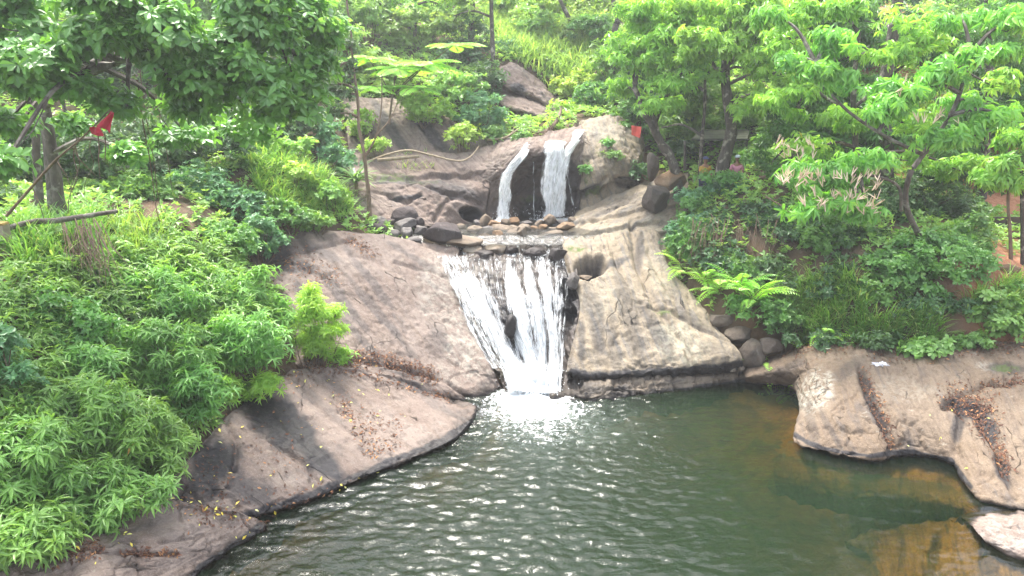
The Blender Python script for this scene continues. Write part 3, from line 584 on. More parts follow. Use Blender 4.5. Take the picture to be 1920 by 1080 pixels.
patch('boulder', 'pinkish rock block lying uppermost on the hillside above the falls', [
    [(935, 125, 39.5), (965, 115, 39.8), (1010, 150, 39.3), (1060, 200, 38.4)],
    [(940, 142, 38.3), (970, 140, 38.3), (1015, 172, 37.9), (1062, 212, 37.6)],
    [(945, 162, 37.7), (975, 168, 37.6), (1010, 185, 37.4), (1055, 222, 37.2)],
    [(948, 175, 38.3), (975, 178, 38.2), (1010, 195, 38), (1050, 230, 37.8)]], 'cliff', 2.2, amp=.12, freq=.9, aniso=(38, 80, 12, .06), rnd=.08, stain_shade=[(970, 164, 24, 9, 18, 1.), (1030, 188, 30, 4, 38, .6)])
patch('boulder', 'slanted grey rock with a dark square hollow under it, just above the upper waterfall', [
    [(930, 175, 38.2), (965, 172, 38.2), (1010, 190, 37.6), (1040, 215, 37)],
    [(936, 188, 37.1), (970, 195, 36.8), (1005, 208, 36.5), (1038, 225, 36.3)],
    [(945, 202, 36.6), (975, 208, 36.3), (1005, 216, 36.1), (1034, 236, 36)],
    [(950, 210, 37.5), (978, 214, 37.4), (1005, 222, 37.1), (1030, 240, 36.6)],
    [(950, 235, 37.0), (975, 238, 36.8), (1002, 240, 36.5), (1028, 250, 36.2)]], 'cliff', 2.2, amp=.08, freq=1., aniso=(24, 80, 10, .05), rnd=.05, stain_shade=[(985, 224, 44, 13, 8, 1.)], moss=[(950, 205, 14, 8, 0, .5)])  # dark entry paints the shade of the hollow under the rock

# ------------------------------------------------------------------ soil: one sheet through the banks, the pool bed and the hill
ctrl = []
for key, lst in ROCKS.items():
    for r in lst:
        X = r['X']; m, n = X.shape[:2]
        for i in (int(m*.12), int(m*.4), int(m*.6)):
            for j in np.linspace(4, n-5, 4).astype(int):
                ctrl.append(X[i, j] + (0, .1, -.35))
for a in [(0, 1080, 10.8), (100, 960, 12.5), (250, 850, 14.5), (400, 715, 17.6), (520, 600, 20.4), (0, 800, 13), (150, 700, 15.5), (300, 580, 18.5), (430, 480, 22), (0, 600, 15), (150, 480, 18.5),
          (80, 410, 20), (250, 430, 21), (400, 400, 23.5), (520, 400, 25), (600, 330, 28), (500, 300, 28), (300, 330, 27), (100, 330, 26), (600, 200, 34), (580, 400, 27),
          (1000, 238, 34.6), (1050, 215, 36), (1000, 110, 40), (1060, 100, 42), (950, 60, 44), (1100, 50, 45), (850, 180, 36.5), (750, 150, 38), (900, 100, 41), (1150, 150, 38), (1250, 250, 34.5),
          (1250, 325, 31), (1350, 335, 29.5), (1450, 330, 29), (1300, 450, 26.3), (1310, 400, 27.8), (1420, 560, 23.4), (1420, 450, 25.4), (1500, 640, 22.3), (1600, 640, 21.8), (1700, 650, 21.2), (1850, 645, 20.9),
          (1600, 520, 23), (1750, 520, 22.6), (1900, 540, 21.8), (1600, 420, 25.4), (1900, 470, 24.5), (1900, 385, 29), (1700, 350, 29)]:
    ctrl.append(P(*a))
ctrl += [np.array(c, float) for c in [(-22, 15, 6.5), (-20, 8, 4), (-28, 25, 9), (-25, 35, 11), (-15, 38, 11.5), (-8, 44, 12.5), (0, 50, 14.5), (8, 48, 13.5), (15, 42, 12), (25, 38, 10.5), (35, 35, 10), (-35, 45, 14), (35, 50, 14), (0, 64, 17),
        (-20, 60, 17), (20, 60, 17), (-40, 20, 9), (40, 20, 7), (18, 20, 3), (22, 16, 2.5), (22, 10, 2), (16, 14, .9), (13, 12, .1), (15, 7, 1), (12, 2, 1), (-10, 6, 1.6), (-9, 1, 1), (-7.5, 9, .6), (0, 0, -1.2), (0, 4, -1.8), (0, 8, -2), (-3, 8, -1.6), (4, 9, -1.8),
        (0, 12, -2), (0, 16, -2), (0, 19.5, -1.7), (3, 17, -2), (-3, 15, -1.7), (-2, 18, -1.4), (4, 20, -1.5), (5.5, 20.8, -1.3), (5, 12, -1.7), (5, 16, -1.9), (-4, 12.5, -1.5), (2.5, 20, -1.6),
        (0, 29.3, 3.35), (2, 28.8, 3.35), (-2.5, 29, 3.4), (-4, 28.3, 3.5), (1, 30.6, 3.1), (-1, 31, 3.2), (0, 27.8, 2.9),
        (6.6, 14.5, -1.6), (7.6, 14.4, -1.0), (8.5, 14.1, -.8), (8.1, 13.3, -.9), (7.2, 12.5, -1.), (6.2, 12.5, -1.2), (5.8, 13.5, -1.7), (9.4, 14.4, -.2), (8.3, 14.95, -.8), (7.2, 15.3, -1.2), (5.9, 16.1, -1.3), (9.5, 12.4, -.25), (8.4, 12.2, -.3),
        (6.3, 18.2, -1.1), (6.9, 17.2, -1.), (8, 16.6, -.9), (9, 15.9, -.8), (7.2, 16.3, -1.2), (5.2, 18.8, -1.6), (5, 20, -1.6), (9.6, 15.1, -.3), (6.2, 17.2, -.75)]]
ctrl = np.array(ctrl)
keep = []
for i in range(len(ctrl)):                                # thin out points that crowd each other
    if all((ctrl[i, 0]-ctrl[j, 0])**2 + (ctrl[i, 1]-ctrl[j, 1])**2 > .16 for j in keep): keep.append(i)
ctrl = ctrl[keep]
def tps_k(a, b):
    r2 = ((a[:, None, :2]-b[None, :, :2])**2).sum(-1); return .5*r2*np.log(r2 + 1e-9)
n_ = len(ctrl); K = tps_k(ctrl, ctrl) + np.eye(n_)*.6; Pm = np.concatenate([np.ones((n_, 1)), ctrl[:, :2]], 1)
A_ = np.block([[K, Pm], [Pm.T, np.zeros((3, 3))]]); sol = np.linalg.solve(A_, np.concatenate([ctrl[:, 2], np.zeros(3)]))
def ground_raw(x, y):
    q = np.stack([np.ravel(x), np.ravel(y)], -1)
    out = np.concatenate([tps_k(c, ctrl) @ sol[:n_] + sol[n_] + c @ sol[n_+1:] for c in np.array_split(q, max(1, len(q)//4000))])
    return out.reshape(np.shape(x))
gx = np.concatenate([np.arange(-45, -18, 1.), np.arange(-18, 18, .16), np.arange(18, 45.1, 1.)]); gy = np.concatenate([np.arange(-6, 9, .6), np.arange(9, 42, .16), np.arange(42, 66, .8)])
GX, GY = np.meshgrid(gx, gy); GZ = ground_raw(GX, GY)
GZ = GZ + .10*fbm(np.stack([GX, GY, 0*GX], -1)*.7, 4, 77)
GZ = np.where(GZ < -.05, np.maximum(GZ, -2.4), GZ)
for lst in ROCKS.values():                                # soil stays below the rock
    for r in lst:
        X = r['X'].reshape(-1, 3)
        ix = np.clip(np.searchsorted(gx, X[:, 0]), 1, len(gx)-1); iy = np.clip(np.searchsorted(gy, X[:, 1]), 1, len(gy)-1)
        for a in (0, 1):
            for b in (0, 1):
                np.minimum.at(GZ, (iy-b, ix-a), X[:, 2]-.14)
uu_, vv_ = UV(np.stack([GX, np.maximum(GY, 9), GZ], -1))
cave = (GX > -1.3) & (GX < 2.6) & (GY > 29.5) & (GY < 32.4); GZ = np.where(cave, np.minimum(GZ, 3.2), GZ)
def ground(x, y):
    x = np.asarray(x, float); y = np.asarray(y, float)
    ix = np.clip(np.searchsorted(gx, x)-1, 0, len(gx)-2); iy = np.clip(np.searchsorted(gy, y)-1, 0, len(gy)-2)
    fx = np.clip((x-gx[ix])/(gx[ix+1]-gx[ix]), 0, 1); fy = np.clip((y-gy[iy])/(gy[iy+1]-gy[iy]), 0, 1)
    return (GZ[iy, ix]*(1-fx)+GZ[iy, ix+1]*fx)*(1-fy) + (GZ[iy+1, ix]*(1-fx)+GZ[iy+1, ix+1]*fx)*fy
idx = np.arange(GX.size).reshape(GX.shape)
Q = np.stack([idx[:-1, :-1], idx[:-1, 1:], idx[1:, 1:], idx[1:, :-1]], -1).reshape(-1, 4)
tu, tv = UV(np.stack([GX, np.maximum(GY, 5), GZ], -1))
red = sstep(12.6, 14.2, GX + .6*fbm(np.stack([GX, GY, 0*GX], -1)*.5, 3, 5))*sstep(.6, 1.2, GZ)*sstep(14, 19, GY)
red = np.maximum(red, .25*np.exp(-((GX-5)/3)**2-((GY-21.8)/1.6)**2)*sstep(.6, 1.1, GZ))
tag(mesh('terrain', np.stack([GX, GY, GZ], -1).reshape(-1, 3), Q, M['soil'], None, {'red': red.ravel(), 'bed': (1-sstep(.0, .35, GZ)).ravel()*(GY < 24).ravel()}, True), kind='structure')

# ------------------------------------------------------------------ water of the pool
bv_all = []; bf_all = []; off = 0
for lst in ROCKS.values():
    for r in lst:
        X = r['X'][::2, ::2]; 
        if X[..., 2].min() > .6: continue
        m, n = X.shape[:2]; i = np.arange(m*n).reshape(m, n) + off
        bv_all.append(X.reshape(-1, 3)); bf_all.append(np.stack([i[:-1, :-1], i[:-1, 1:], i[1:, 1:], i[1:, :-1]], -1).reshape(-1, 4)); off += m*n
ROCKBVH = BVHTree.FromPolygons([Vector(v) for v in np.concatenate(bv_all)], np.concatenate(bf_all).tolist())
wx = np.arange(-9, 14, .055); wy = np.concatenate([np.arange(1, 10, .25), np.arange(10, 23.4, .05)])
WX, WY = np.meshgrid(wx, wy)
r_ = np.hypot(WX-.45, WY-21.4); th = np.arctan2(WX-.45, 21.4-WY)
calm = sstep(2.5, 6.5, WX - .15*(WY-16))                    # the right side lies calmer
amp = (.023 + .04*np.exp(-r_/2.2))*(1-.72*calm)
ph = noise2(WX*.5, WY*.5, 3, 2)
Z = np.zeros_like(WX)
for kx, ky, a_, sdd in [(3.5, 15., .8, 0), (-5, 13.5, .8, 1), (8, 17, .8, 2), (-10, 18, .7, 3), (2., 24, .5, 4), (13, 20, .5, 5), (-2, 8, .4, 6)]:
    Z += a_*np.sin(kx*WX + ky*WY + 9*noise2(WX*.9+sdd*9, WY*.9, 50+sdd, 2))*(.55+.6*noise2(WX*.35, WY*.5+7*sdd, 60+sdd))
Z = Z*.34 + 1.5*noise2(WX*2.2, WY*4.2, 71, 4) + .5*np.sin(r_*7 + 4*ph)*np.exp(-r_/5)
Z *= amp
foam = np.exp(-(np.hypot((WX-.55)/1.25, (WY-21.1)/.95))**2)*1.15
foam = np.maximum(foam, .68*np.exp(-(np.hypot((WX-.6)/2.1, (WY-20.3)/1.4))**2)); foam = np.maximum(foam, .47*np.exp(-(np.hypot((WX-.7)/2.2, (WY-19.4)/2.2))**2))
dep = np.zeros(WX.shape)
gz = ground(WX, WY)
for i in range(0, WX.shape[0]):
    if wy[i] < 9: dep[i] = 2; continue
    row = -gz[i]
    for j in range(0, WX.shape[1], 3):
        hit = ROCKBVH.ray_cast(Vector((WX[i, j], WY[i, j], .02)), Vector((0, 0, -1)), 3.)
        d = -hit[0].z if hit[0] is not None else 9
        row[j:j+3] = np.minimum(row[j:j+3], d)
    dep[i] = row
dep = np.clip(dep, 0, 3) + .0
chop = np.clip(.6*(1-.75*calm) + .6*np.exp(-r_/2.5), .06, 1)
aer = .85*np.exp(-((WX-.9-.1*(20-WY))/2.0)**2 - ((WY-20.6)/2.6)**2)*np.clip(.8 + .7*noise2(WX*.8, WY*.8, 91, 3), 0, 1.2)
idx = np.arange(WX.size).reshape(WX.shape)
Q = np.stack([idx[:-1, :-1], idx[:-1, 1:], idx[1:, 1:], idx[1:, :-1]], -1).reshape(-1, 4)
tag(mesh('pool_water', np.stack([WX, WY, Z], -1).reshape(-1, 3), Q, M['pool'], None, {'depth': dep.ravel(), 'foam': foam.ravel(), 'chop': chop.ravel(), 'aer': aer.ravel()}, True), kind='structure')
# the shallow stream between the falls
sx = np.arange(-4.2, 4.2, .05); sy = np.arange(26.9, 32, .05); SX, SY = np.meshgrid(sx, sy)
SZ = 3.62 + .012*noise2(SX*4, SY*4, 5, 3) - .25*sstep(27.6, 26.9, SY)
fo = np.maximum(np.exp(-(np.hypot((SX+.45)/.55, (SY-30.4)/.35))**2), np.exp(-(np.hypot((SX-1.75)/1.0, (SY-30.7)/.45))**2))
fo = np.maximum(fo, .22*np.clip(noise2(SX*.9, SY*2.2, 9, 3), 0, 1))
idx = np.arange(SX.size).reshape(SX.shape); Q = np.stack([idx[:-1, :-1], idx[:-1, 1:], idx[1:, 1:], idx[1:, :-1]], -1).reshape(-1, 4)
tag(mesh('stream_water', np.stack([SX, SY, SZ], -1).reshape(-1, 3), Q, M['stream'], None, {'depth': np.full(SX.size, .25), 'foam': fo.ravel(), 'chop': np.full(SX.size, 1.)}, True), kind='structure')

# ------------------------------------------------------------------ the two waterfalls
def strand(parent, stations, seed, cover=.75, n=90, k=26, bulge=.10, layers=2, name='water_strand'):
    """stations: (u_left, u_right, v, Y) down the fall"""
    st = np.array(stations, float)
    for L in range(layers):
        Lp = np.array([P(a, v, y - .05*L) for a, b, v, y in st]); Rp = np.array([P(b, v, y - .05*L) for a, b, v, y in st])
        Lp = spline(Lp, n); Rp = spline(Rp, n); s = np.linspace(0, 1, k)[None, :, None]
        X = Lp[:, None]*(1-s) + Rp[:, None]*s
        wd = np.linalg.norm(Rp-Lp, axis=1); ln = np.concatenate([[0], np.cumsum(np.linalg.norm(np.diff((Lp+Rp)/2, axis=0), axis=1))])
        tt = np.linspace(0, 1, k)[None]
        xw = (tt-.5)*wd[:, None]; yl = np.repeat(ln[:, None], k, 1)
        d = bulge*(1-(2*tt-1)**2)*np.minimum(1, wd[:, None]/.5) + .10*noise2(xw*5+seed*7.7+L*3, yl*.9, seed+L, 3)+.04*noise2(xw*14+seed, yl*3, seed+5+L, 2)
        X = X + np.array((0, -1., .25))*d[..., None]
        X[..., 0] += .05*noise2(yl*1.2 + xw*2, xw*3 + seed, seed+40, 2)
        ed = np.minimum(tt, 1-tt)*2; cv = (.38 + .36*cover - .06*L)*np.ones_like(xw)*sstep(0, .55, ed + .35*noise2(xw*4+seed, yl*1.5, seed+3, 2)+.05)
        cv *= sstep(0, .07, np.linspace(0, 1, n))[:, None]
        Fq = np.arange(n*k).reshape(n, k); Q = np.stack([Fq[:-1, :-1], Fq[:-1, 1:], Fq[1:, 1:], Fq[1:, :-1]], -1).reshape(-1, 4)
        mesh(name, X.reshape(-1, 3)-np.array(parent.location), Q, M['fall_up' if seed in (11, 12, 13, 16) else 'fall'], parent, {'cover': cv.ravel()}, True, np.stack([xw, yl], -1).reshape(-1, 2))
lw = empty('waterfall', tuple(Pz(1005, 740, 0)), 'broad lower waterfall splitting over dark rock into the pool', 'waterfall')
CH = [[(815, 458, 27.9), (900, 462, 27.7), (960, 456, 27.5), (1020, 460, 27.6), (1090, 452, 27.6)], [(832, 480, 26.6), (905, 478, 26.8), (965, 482, 26.8), (1020, 476, 26.8), (1080, 476, 26.7)], [(842, 505, 25.4), (910, 500, 25.7), (965, 498, 25.9), (1020, 498, 25.9), (1076, 500, 25.6)],
      [(864, 560, 24.3), (920, 560, 24.5), (970, 555, 24.5), (1030, 555, 24.6), (1072, 560, 24.1)], [(894, 620, 23.2), (940, 625, 23.5), (985, 620, 23.4), (1035, 620, 23.6), (1066, 620, 23)], [(926, 680, 22.2), (960, 690, 22.4), (1000, 690, 22.6), (1040, 690, 22.6), (1064, 690, 22)],
      [(948, 742, 21.3), (975, 748, 21.4), (1000, 750, 21.5), (1035, 750, 21.5), (1060, 745, 21.2)]]
STR = [([860, 876, 893, 908, 926, 948, 975], 19, 1.), ([880, 895, 915, 934, 950, 966, 985], 12, .55), ([948, 955, 966, 975, 984, 992, 1000], 16, 1.1), ([982, 987, 997, 1004, 1009, 1012, 1012], 11, 1.0), ([1017, 1021, 1028, 1034, 1039, 1042, 1036], 13, 1.1),
       ([925, 928, 940, 955, 968, 980, 990], 10, .35), ([842, 852, 868, 886, 908, 934, 962], 6, .4), ([1046, 1048, 1050, 1052, 1054, 1056, 1050], 7, .6), ([905, 915, 925, 940, 954, 970, 985], 7, .5)]
for L in range(3):
    G = np.array([[P(*c) for c in r] for r in CH]); X = np.einsum('ij,jkc->ikc', crmat(7, 190), G); X = np.einsum('lk,ikc->ilc', crmat(5, 150), X); U, V = UV(X)
    N = nrm(np.cross(np.gradient(X, axis=1), np.gradient(X, axis=0))); N *= np.sign((((0, 0, H)-X)*N).sum(-1))[..., None]
    cv = np.zeros(U.shape); Vk = [480, 520, 560, 600, 640, 680, 735]
    for us, wd, st in STR:
        uc = np.interp(V, Vk, us) + 4*noise2(V/70 + us[0], U/30, 3, 3); cv = np.maximum(cv, st*np.exp(-(np.abs(U-uc)/wd)**2.4))
    cv = cv*sstep(470, 560, V + (U-960)*.12 - 22*noise2(U/18, U/50, 7, 2))*.95 + .22*np.exp(-((V-478)/22)**2)*(1-sstep(1000, 1050, U)) + .9*sstep(675, 725, V) + .12*noise2(U/14, V/34, 9, 3)
    s_ = np.linspace(0, 1, 150)[None]; dist = np.linspace(0, 1, 190)[:, None]
    ed = np.minimum(s_, 1-s_); hv = np.clip(cv, 0, 1.2)
    thick = .05 + .11*hv + .09*L + .05*noise2(s_*28 + L*5, dist*6, 12+L, 3)*hv
    X = X + N*thick[..., None]; c_ = np.clip([.345, .27, .20][L] + .42*cv, 0, .95)*sstep(.0, .035, ed)
    if L: c_ = c_*sstep(.2, .5, cv)
    i = np.arange(U.size).reshape(U.shape); Q = np.stack([i[:-1, :-1], i[:-1, 1:], i[1:, 1:], i[1:, :-1]], -1).reshape(-1, 4)
    Q = Q[(c_.ravel()[Q] > .02).any(1)]
    mesh('water_sheet', X.reshape(-1, 3)-np.array(lw.location), Q, M['fall'], lw, {'cover': c_.ravel()}, True, np.stack([s_*3.4 + 0*dist, dist*7.5 + 0*s_], -1).reshape(-1, 2))
strand(lw, [(806, 862, 470, 26.35), (822, 872, 505, 25.3), (842, 886, 545, 24.45), (864, 902, 590, 23.65), (890, 918, 640, 22.8), (920, 945, 690, 22.0)], 21, .40, k=40, layers=2, bulge=.05)
# churned foam mound and flying drops at the foot
a = np.linspace(0, 1, 90); bx, by = np.meshgrid(a*2-1, a*2-1); q = np.hypot(bx, by)
c0 = Pz(1003, 728, 0)
X = np.stack([c0[0]+bx*.95, c0[1]+by*.75-.05, -.1 + .62*np.clip(1-q, 0, 1)**.8*(.75+.9*noise2(bx*3.2, by*3.2, 4, 4)) + .16*noise2(bx*9, by*9, 5, 3)*np.clip(1.1-q, 0, 1)], -1)
Fq = np.arange(8100).reshape(90, 90); Q = np.stack([Fq[:-1, :-1], Fq[:-1, 1:], Fq[1:, 1:], Fq[1:, :-1]], -1).reshape(-1, 4)
mesh('foam', X.reshape(-1, 3)-np.array(lw.location), Q, M['fall'], lw, {'cover': np.clip(1.5-1.5*q, 0, 1).ravel()}, True, np.stack([bx*.5, by*.3], -1).reshape(-1, 2))
k_ = NT('water_drops'); k_.b.inputs['Base Color'].default_value = (.85, .88, .9, 1); k_.b.inputs['Roughness'].default_value = .2; M['drop'] = k_.m
OCT = np.array([(1, 0, 0), (-1, 0, 0), (0, 1, 0), (0, -1, 0), (0, 0, 1), (0, 0, -1)], float); OCF = np.array([(0, 2, 4), (2, 1, 4), (1, 3, 4), (3, 0, 4), (2, 0, 5), (1, 2, 5), (3, 1, 5), (0, 3, 5)])
def drops(parent, pts, r, mat='drop', name='spray'):
    V = pts[:, None] + OCT[None]*np.asarray(r)[:, None, None]*np.array((.8, .8, 1.5)); Fc = (np.arange(len(pts))[:, None, None]*6 + OCF[None]).reshape(-1, 3)
    o = mesh(name, V.reshape(-1, 3)-np.array(parent.location), Fc, M[mat], parent, smooth=True); o['kind'] = 'stuff'
g = rng.normal(size=(900, 3))*np.array((.42, .35, .3)) + c0 + np.array((0, -.1, .15)); g[:, 2] = np.abs(g[:, 2]); drops(lw, g, rng.uniform(.006, .017, 900))
up = empty('waterfall', tuple(Pz(1000, 415, 3.62)), 'narrow double waterfall higher up, dropping past a dark recess onto stones', 'waterfall')
strand(up, [(988, 1004, 262, 31.95), (968, 992, 290, 30.95), (948, 974, 315, 30.8), (934, 962, 335, 30.75), (931, 960, 370, 30.75), (926, 962, 412, 30.6)], 11, .92, k=24, layers=3)
strand(up, [(1018, 1064, 263, 31.6), (1016, 1064, 280, 31.0), (1012, 1062, 310, 30.85), (1010, 1058, 350, 30.75), (1008, 1058, 407, 30.65)], 12, .95, k=34, bulge=.16, layers=3)
strand(up, [(1088, 1101, 244, 32.5), (1070, 1090, 262, 31.5), (1052, 1076, 285, 31.1), (1042, 1070, 310, 30.8), (1036, 1066, 350, 30.7), (1026, 1064, 405, 30.6)], 13, .95, k=24, layers=3)
strand(up, [(999, 1003, 300, 31.05), (999, 1002, 340, 30.9), (1000, 1003, 405, 30.8)], 14, .5, layers=1, k=8)
strand(up, [(1062, 1067, 315, 31.0), (1064, 1070, 340, 30.8), (1072, 1077, 385, 30.6)], 15, .55, layers=1, k=8)
strand(up, [(1074, 1102, 243, 32.6), (1070, 1096, 250, 32.2), (1066, 1086, 262, 31.7)], 16, .8, layers=1, k=12)
g = np.concatenate([rng.normal(size=(160, 3))*np.array((.28, .2, .18)) + Pz(943, 412, 3.7), rng.normal(size=(220, 3))*np.array((.45, .2, .18)) + Pz(1035, 404, 3.72)]); g[:, 2] = np.maximum(g[:, 2], 3.64)
drops(up, g, rng.uniform(.007, .017, len(g)))
# ------------------------------------------------------------------ foliage kit
T_FAR = (np.array([(0, 0, 0), (.45, -.5, .06), (1, 0, -.12), (.45, .5, .06)]), np.array([(0, 1, 2), (0, 2, 3)]))
T_LAN = (np.array([(0, 0, 0), (.3, -.45, .05), (.3, 0, 0), (.3, .45, .05), (.68, -.34, -.05), (.68, 0, -.10), (.68, .34, -.05), (1, 0, -.30)]),
         np.array([(0, 1, 2), (0, 2, 3), (1, 4, 5), (1, 5, 2), (2, 5, 6), (2, 6, 3), (4, 7, 5), (5, 7, 6)]))
T_OBO = (np.array([(0, 0, 0), (.35, -.3, .04), (.35, 0, 0), (.35, .3, .04), (.72, -.5, .03), (.72, 0, -.03), (.72, .5, .03), (1, 0, -.10)]), T_LAN[1])
T_BLA = (np.array([(0, -.5, 0), (0, .5, 0), (.35, -.45, -.03), (.35, .45, -.03), (.7, -.35, -.16), (.7, .35, -.16), (1, 0, -.42)]),
         np.array([(0, 1, 3), (0, 3, 2), (2, 3, 5), (2, 5, 4), (4, 5, 6)]))
KIND = {  # leaf length, width, leaves per sprig, tilt, droop, template, clump radius, sprigs per clump, material
    'whorl': (.25, .056, 8, .22, .12, T_LAN, .36, 15, 'whorl'), 'whorl_y': (.20, .042, 8, .35, .15, T_LAN, .30, 13, 'whorl_y'),
    'obov': (.25, .115, 6, .3, .3, T_OBO, .50, 26, 'obov'), 'droop': (.34, .10, 7, .1, .75, T_LAN, .45, 20, 'droop'), 'droop_f': (.29, .095, 7, .1, .7, T_FAR, .55, 28, 'droop'),
    'droop_d': (.26, .10, 7, .2, .5, T_FAR, .62, 32, 'droop_d'), 'small': (.14, .075, 6, .5, .2, T_FAR, .33, 22, 'small'), 'small_b': (.14, .075, 6, .5, .2, T_FAR, .36, 22, 'small_b'),
    'small_y': (.15, .085, 6, .5, .2, T_FAR, .36, 20, 'small_y'), 'hilly': (.19, .10, 6, .5, .25, T_FAR, .5, 24, 'hilly'), 'dark': (.17, .085, 6, .45, .25, T_FAR, .5, 24, 'darkleaf'),
    'oval': (.16, .08, 6, .45, .2, T_OBO, .34, 16, 'small'), 'broad': (.20, .11, 6, .35, .3, T_OBO, .26, 12, 'whorl')}
def rdir(n):
    return nrm(rng.normal(size=(n, 3)))
def put_leaves(acc, pos, d, n, L, Wd, tmpl, r):
    tv, tf = tmpl
    d = nrm(d); sd_ = nrm(np.cross(n, d)); n2 = np.cross(d, sd_)
    V = pos[:, None] + L[:, None, None]*(tv[None, :, 0:1]*d[:, None] + tv[None, :, 2:3]*n2[:, None]) + (Wd[:, None, None]*tv[None, :, 1:2])*sd_[:, None]
    Fc = (np.arange(len(pos))[:, None, None]*len(tv) + tf[None]).reshape(-1, 3)
    acc.add(V.reshape(-1, 3), Fc, np.repeat(r, len(tf)))
def put_sprigs(acc, pos, axis, kind, r, scale=1.):
    L, Wd, k, tilt, droop, tm = KIND[kind][:6]; N = len(pos)
    axis = nrm(axis); ref = np.where(np.abs(axis[:, 2:3]) > .9, np.array([[1., 0, 0]]), np.array([[0, 0, 1.]]))
    e1 = nrm(np.cross(axis, ref)); e2 = np.cross(axis, e1)
    ph = 2*np.pi*np.arange(k)[None]/k*1.0 + rng.uniform(0, 6.28, (N, 1)) + rng.normal(0, .25, (N, k))
    rad = np.cos(ph)[..., None]*e1[:, None] + np.sin(ph)[..., None]*e2[:, None]
    tl = tilt + rng.normal(0, .22, (N, k))
    d = rad*np.cos(tl)[..., None] + axis[:, None]*np.sin(tl)[..., None] - np.array((0, 0, droop))
    n = axis[:, None]*np.cos(tl)[..., None] - rad*np.sin(tl)[..., None] + rng.normal(0, .15, (N, k, 3))
    ln = L*scale*rng.uniform(.7, 1.2, (N, k))
    b = pos[:, None] - axis[:, None]*(np.arange(k)[None, :, None]/k*L*.45*scale)
    rr = np.clip(.55*r[:, None] + .45*rng.uniform(0, 1, (N, k)), 0, 1)
    put_leaves(acc, b.reshape(-1, 3), d.reshape(-1, 3), n.reshape(-1, 3), ln.ravel(), (ln*Wd/L).ravel(), tm, rr.ravel())
def put_clumps(acc, C, kind, R=None, nsp=None, scale=1., flat=.8, up=.75):
    C = np.asarray(C); R = R or KIND[kind][6]*scale; nsp = nsp or KIND[kind][7]; N = len(C)
    dr = rdir(N*nsp); dr[:, 2] = np.where(dr[:, 2] < -.35, -dr[:, 2], dr[:, 2])
    Rr = np.repeat(R*rng.uniform(.5, 1.45, N), nsp)
    pos = np.repeat(C, nsp, 0) + dr*Rr[:, None]*(rng.uniform(.2, 1.15, N*nsp)[:, None])*np.array((1, 1, flat))
    r = np.clip(np.repeat(rng.uniform(0, 1, N), nsp)*.6 + .25*(dr[:, 2]+.3) + rng.normal(0, .1, N*nsp), 0, 1)  # mostly random tone; clump tops painted lighter, like lit leaves
    put_sprigs(acc, pos, dr + np.array((0, 0, up)) + rng.normal(0, .3, dr.shape), kind, r, scale)
def ell_clumps(c, rad, n, inner=.35):
    dr = rdir(n); q = inner + (1-inner)*rng.uniform(0, 1, n)**.5
    lump = 1 + .28*noise(dr*2.1 + c*.7, 5)
    return c + dr*np.asarray(rad)*(q*lump)[:, None]
def blob(u, v, Y, w, h, dy=None):
    c = P(u, v, Y); rx, rz = px(w, Y, v)/2, px(h, Y, v)/2
    return c, np.array((rx, dy if dy else .75*(rx+rz)/2 + .15, rz))
def bush(name, label, cat, u, v, Y, w, h, kind, group=None, dens=1., scale=1., stems=True, flat=.75, inner=.35):
    c, rad = blob(u, v, Y, w, h); Rc = KIND[kind][6]*scale
    rad2 = np.maximum(rad - Rc*.8, rad*.35)
    n = max(4, int(dens*2.3*(rad2[0]*rad2[2] + rad2[0]*rad2[1])/(Rc*Rc)+2))
    g = float(ground(c[0], c[1])); base = np.array((c[0], c[1], min(g, c[2]-rad[2]*.4)))
    C = ell_clumps(c, rad2, n, inner); gz_ = ground(C[:, 0], C[:, 1]); C[:, 2] = np.maximum(C[:, 2], np.minimum(gz_ + .12, c[2]+rad2[2]))
    root = empty(name, tuple(base), label, cat, group)
    a = Acc(); put_clumps(a, C, kind, scale=scale, flat=flat); part('foliage', a, M[KIND[kind][8]], root)
    if stems:
        b = Acc()
        for q in C[:min(len(C), 26 if kind == 'whorl_y' else 14)]:
            s0 = base + np.array((rng.normal(0, .08), rng.normal(0, .08), -.05)); mid = (s0+q)/2 + rng.normal(0, .06, 3)
            b.tube([s0, mid, q], [.022, .015, .006], 4)
        part('stem', b, M['twig'], root)
    return root
